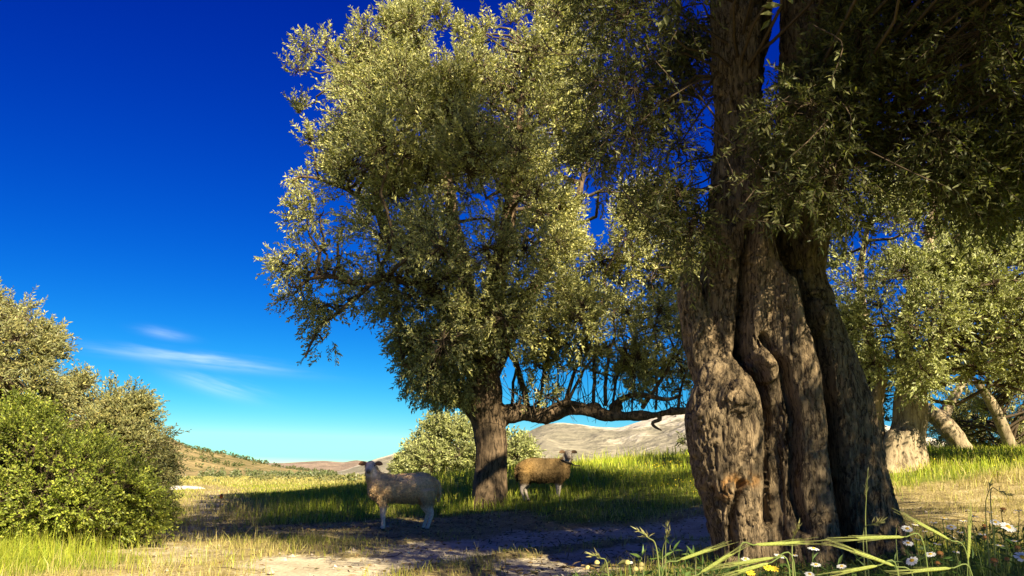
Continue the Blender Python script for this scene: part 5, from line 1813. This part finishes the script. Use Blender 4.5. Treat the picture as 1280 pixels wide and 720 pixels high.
def stake():
    c = P(275, 632, 20)
    base = root_at(c[0], 20)
    root = thing('marker_stake', 'small thin stake with an orange tip in the shaded part of the left field', 'stake', base)
    v, f = tube(np.array([base - [0, 0, .05], base + [0.01, 0, .1], base + [0.015, 0, .2]]), [.014, .013, .012], 7)
    part('stake', v, f, plain_mat('stake_wood', (0.4, 0.3, 0.18), 0.9), root)
    v, f = tube(np.array([base + [0.015, 0, .19], base + [0.016, 0, .24], base + [0.016, 0, .28]]), [.035, .04, .022], 9)
    part('orange_tip', v, f, plain_mat('orange_paint', (0.65, 0.16, 0.03), 0.6), root)


stake()


def gravel():
    n = 26
    c = P(206, 612.5, 44)
    th = np.linspace(0, 2 * np.pi, n, endpoint=False)
    r = 1 + 0.25 * (fbm(v3(np.cos(th) * 1.5, np.sin(th) * 1.5, 3), 3, 5) - 0.5) * 2
    V = [[c[0], 44, float(gz(c[0], 44)) + 0.16]]
    for k, hh in ((0.5, 0.14), (0.85, 0.08), (1.0, -0.05)):
        for t, rr in zip(th, r):
            x = c[0] + math.cos(t) * rr * k * 1.9; y = 44 + math.sin(t) * rr * k * 3.2
            V.append([x, y, float(gz(x, y)) + hh])
    F3 = [[0, 1 + i, 1 + (i + 1) % n] for i in range(n)]
    F4 = [[1 + k * n + i, 1 + (k + 1) * n + i, 1 + (k + 1) * n + (i + 1) % n, 1 + k * n + (i + 1) % n] for k in range(2) for i in range(n)]
    link('gravel_patch', mesh_np('gravel_patch', np.array(V), [np.array(F4), np.array(F3)]), plain_mat('pale_gravel', (0.62, 0.58, 0.52), 0.95, 0.1, 0, 0.2, 3), kind='structure')


gravel()


def blob_plants(name, label, cat, pts, rad, pal, per=26, leaf=0.5, tall=0.8):
    """far small trees as clusters of leaf-sized faces"""
    m = len(pts)
    k = np.repeat(np.arange(m), per)
    n = len(k)
    u = rng.normal(size=(n, 3)); u /= np.linalg.norm(u, axis=1)[:, None]
    pos = pts[k] + u * (rad[k] * rng.uniform(0.5, 1.0, n))[:, None] * np.array([1, 1, tall]) + np.array([0, 0, 1.0]) * (rad[k] * tall)[:, None]
    c = leaf_colors(n, pal, 0.15)
    V, Fq, cc = make_leaves(pos, u + rng.normal(size=(n, 3)) * 0.5, rad[k] * leaf * rng.uniform(1.2, 2.0, n), rad[k] * leaf * rng.uniform(1.0, 1.6, n), c)
    o = link(name, mesh_np(name, V, Fq, cc, False), M_shrub, kind='stuff')
    return tag(o, label, cat)


def far_plants():
    dg = bpy.context.evaluated_depsgraph_get(); dg.update()
    hillo = bpy.data.objects['left_hill']
    from mathutils.bvhtree import BVHTree
    bv = BVHTree.FromObject(hillo, dg)

    def zat(x, y):
        h = bv.ray_cast(Vector((x, y, 400)), Vector((0, 0, -1)))
        return h[0].z if h[0] else None
    pts = []
    while len(pts) < 480:
        y = rng.uniform(235, 375)
        x = y * rng.uniform(-0.6, -0.2)
        z = zat(x, y)
        if z is None or z < 0.3:
            continue
        dens = fbm(np.array([[x * 0.05, y * 0.03, 0.0]]), 3, 13)[0]
        if dens < 0.5 + 0.15 * rng.random() and y < 340:
            continue
        pts.append((x, y, z - 0.2))
    pts = np.array(pts)
    blob_plants('hillside_scrub', 'dark scrub and small trees dotted over the left hill', 'scrub', pts, rng.uniform(0.35, 1.0, len(pts)), [(0.07, 0.085, 0.03), (0.10, 0.11, 0.04), (0.13, 0.13, 0.05)])
    g = []
    for r in range(13):
        for c in range(40):
            y = 165 + r * 7.5
            x = -70 - 6.0 * r + c * 3.6 + rng.normal() * 0.35
            z0 = zat(x, y)
            z = max(float(gz(x, y)), z0 if z0 is not None else -9)
            px = 640 + F * x / y
            if 262 < px < 425:
                g.append((x, y + rng.normal() * 0.3, z))
    g = np.array(g)
    blob_plants('olive_grove', 'rows of young grey-green olive trees planted below the left hill', 'olive grove', g, rng.uniform(0.5, 0.8, len(g)), [(0.12, 0.14, 0.06), (0.15, 0.17, 0.08), (0.19, 0.2, 0.1)])
    q = []
    for i in range(150):
        y = rng.uniform(70, 200); px = rng.uniform(330, 520)
        x = (px - 640) / F * y
        q.append((x, y, float(gz(x, y)) - 0.1))
    for i in range(30):
        y = rng.uniform(70, 140); px = rng.uniform(180, 330)
        x = (px - 640) / F * y
        q.append((x, y, float(gz(x, y)) - 0.15))
    q = np.array(q)
    blob_plants('plain_scrub', 'low pale scrub scattered over the far side of the field', 'scrub', q, rng.uniform(0.15, 0.5, len(q)), [(0.2, 0.19, 0.08), (0.26, 0.23, 0.1), (0.15, 0.16, 0.06)], tall=0.7)


far_plants()


# small stones and clods on the track
def stones():
    n = 900
    x = rng.uniform(-4, 9, n); y = rng.uniform(5.5, 14, n)
    z, dirt, dry, mid = ground_at(x, y)
    k = (dirt > 0.3) | (rng.random(n) < 0.25)
    x, y, z = x[k], y[k], z[k]
    n = len(x)
    s = rng.uniform(0.006, 0.02, n) * np.where(rng.random(n) < 0.06, 2.2, 1)
    base = np.array([[1, 0, 0], [-1, 0, 0], [0, 1, 0], [0, -1, 0], [0, 0, 0.8], [0, 0, -0.6]], float)
    V = (np.stack([x, y, z + s * 0.2], 1)[:, None] + base[None] * s[:, None, None] * rng.uniform(0.6, 1.4, (n, 6, 1))).reshape(-1, 3)
    t = np.array([[0, 2, 4], [2, 1, 4], [1, 3, 4], [3, 0, 4], [2, 0, 5], [1, 2, 5], [3, 1, 5], [0, 3, 5]])
    Fq = (np.arange(n)[:, None, None] * 6 + t[None]).reshape(-1, 3)
    c = np.repeat(leaf_colors(n, [(0.4, 0.33, 0.25), (0.3, 0.25, 0.2), (0.5, 0.44, 0.36)]), 6, 0)
    o = link('track_stones', mesh_np('track_stones', V, Fq, c, False), M_fleece, kind='stuff')
    tag(o, 'small loose stones scattered on the dirt track', 'stones')


stones()


def leaf_litter():
    n = 5200
    k = rng.random(n) < 0.45
    x = np.where(k, rng.normal(2.0, 1.6, n), rng.normal(-0.6, 2.6, n)); y = np.where(k, rng.normal(6.6, 1.7, n), rng.normal(13.5, 2.4, n))
    k = (y > 1.5)
    x, y = x[k], y[k]
    z, dirt, dry, mid = ground_at(x, y)
    n = len(x)
    d = rng.normal(size=(n, 3)); d[:, 2] = np.abs(d[:, 2]) * 0.2
    c = leaf_colors(n, [(0.20, 0.13, 0.06), (0.13, 0.09, 0.045), (0.28, 0.2, 0.1), (0.16, 0.15, 0.07)])
    V, Fq, cc = make_leaves(np.stack([x, y, z + 0.012], 1), d, rng.uniform(0.04, 0.09, n), rng.uniform(0.010, 0.022, n), c)
    o = link('leaf_litter', mesh_np('leaf_litter', V, Fq, cc, False), M_fleece, kind='stuff')
    tag(o, 'dry fallen olive leaves scattered on the ground under the trees', 'leaf litter')
    n = 110
    x = rng.uniform(-4, 4.5, n); y = rng.uniform(6.5, 16, n)
    z = ground_at(x, y)[0] + 0.012
    A = np.stack([x, y, z], 1); an = rng.uniform(0, 6.28, n); L = rng.uniform(0.06, 0.22, n)
    B = A + np.stack([np.cos(an) * L, np.sin(an) * L, rng.uniform(0, 0.03, n)], 1)
    B[:, 2] = ground_at(B[:, 0], B[:, 1])[0] + 0.02
    v, f = multi_tubes(A, B, np.full(n, 0.0035), np.full(n, 0.002), 4, rng.normal(size=(n, 3)) * 0.012)
    o = link('fallen_twigs', mesh_np('fallen_twigs', v, f), M_twig, kind='stuff')
    tag(o, 'small fallen twigs lying on the track and under the trees', 'twigs')


leaf_litter()
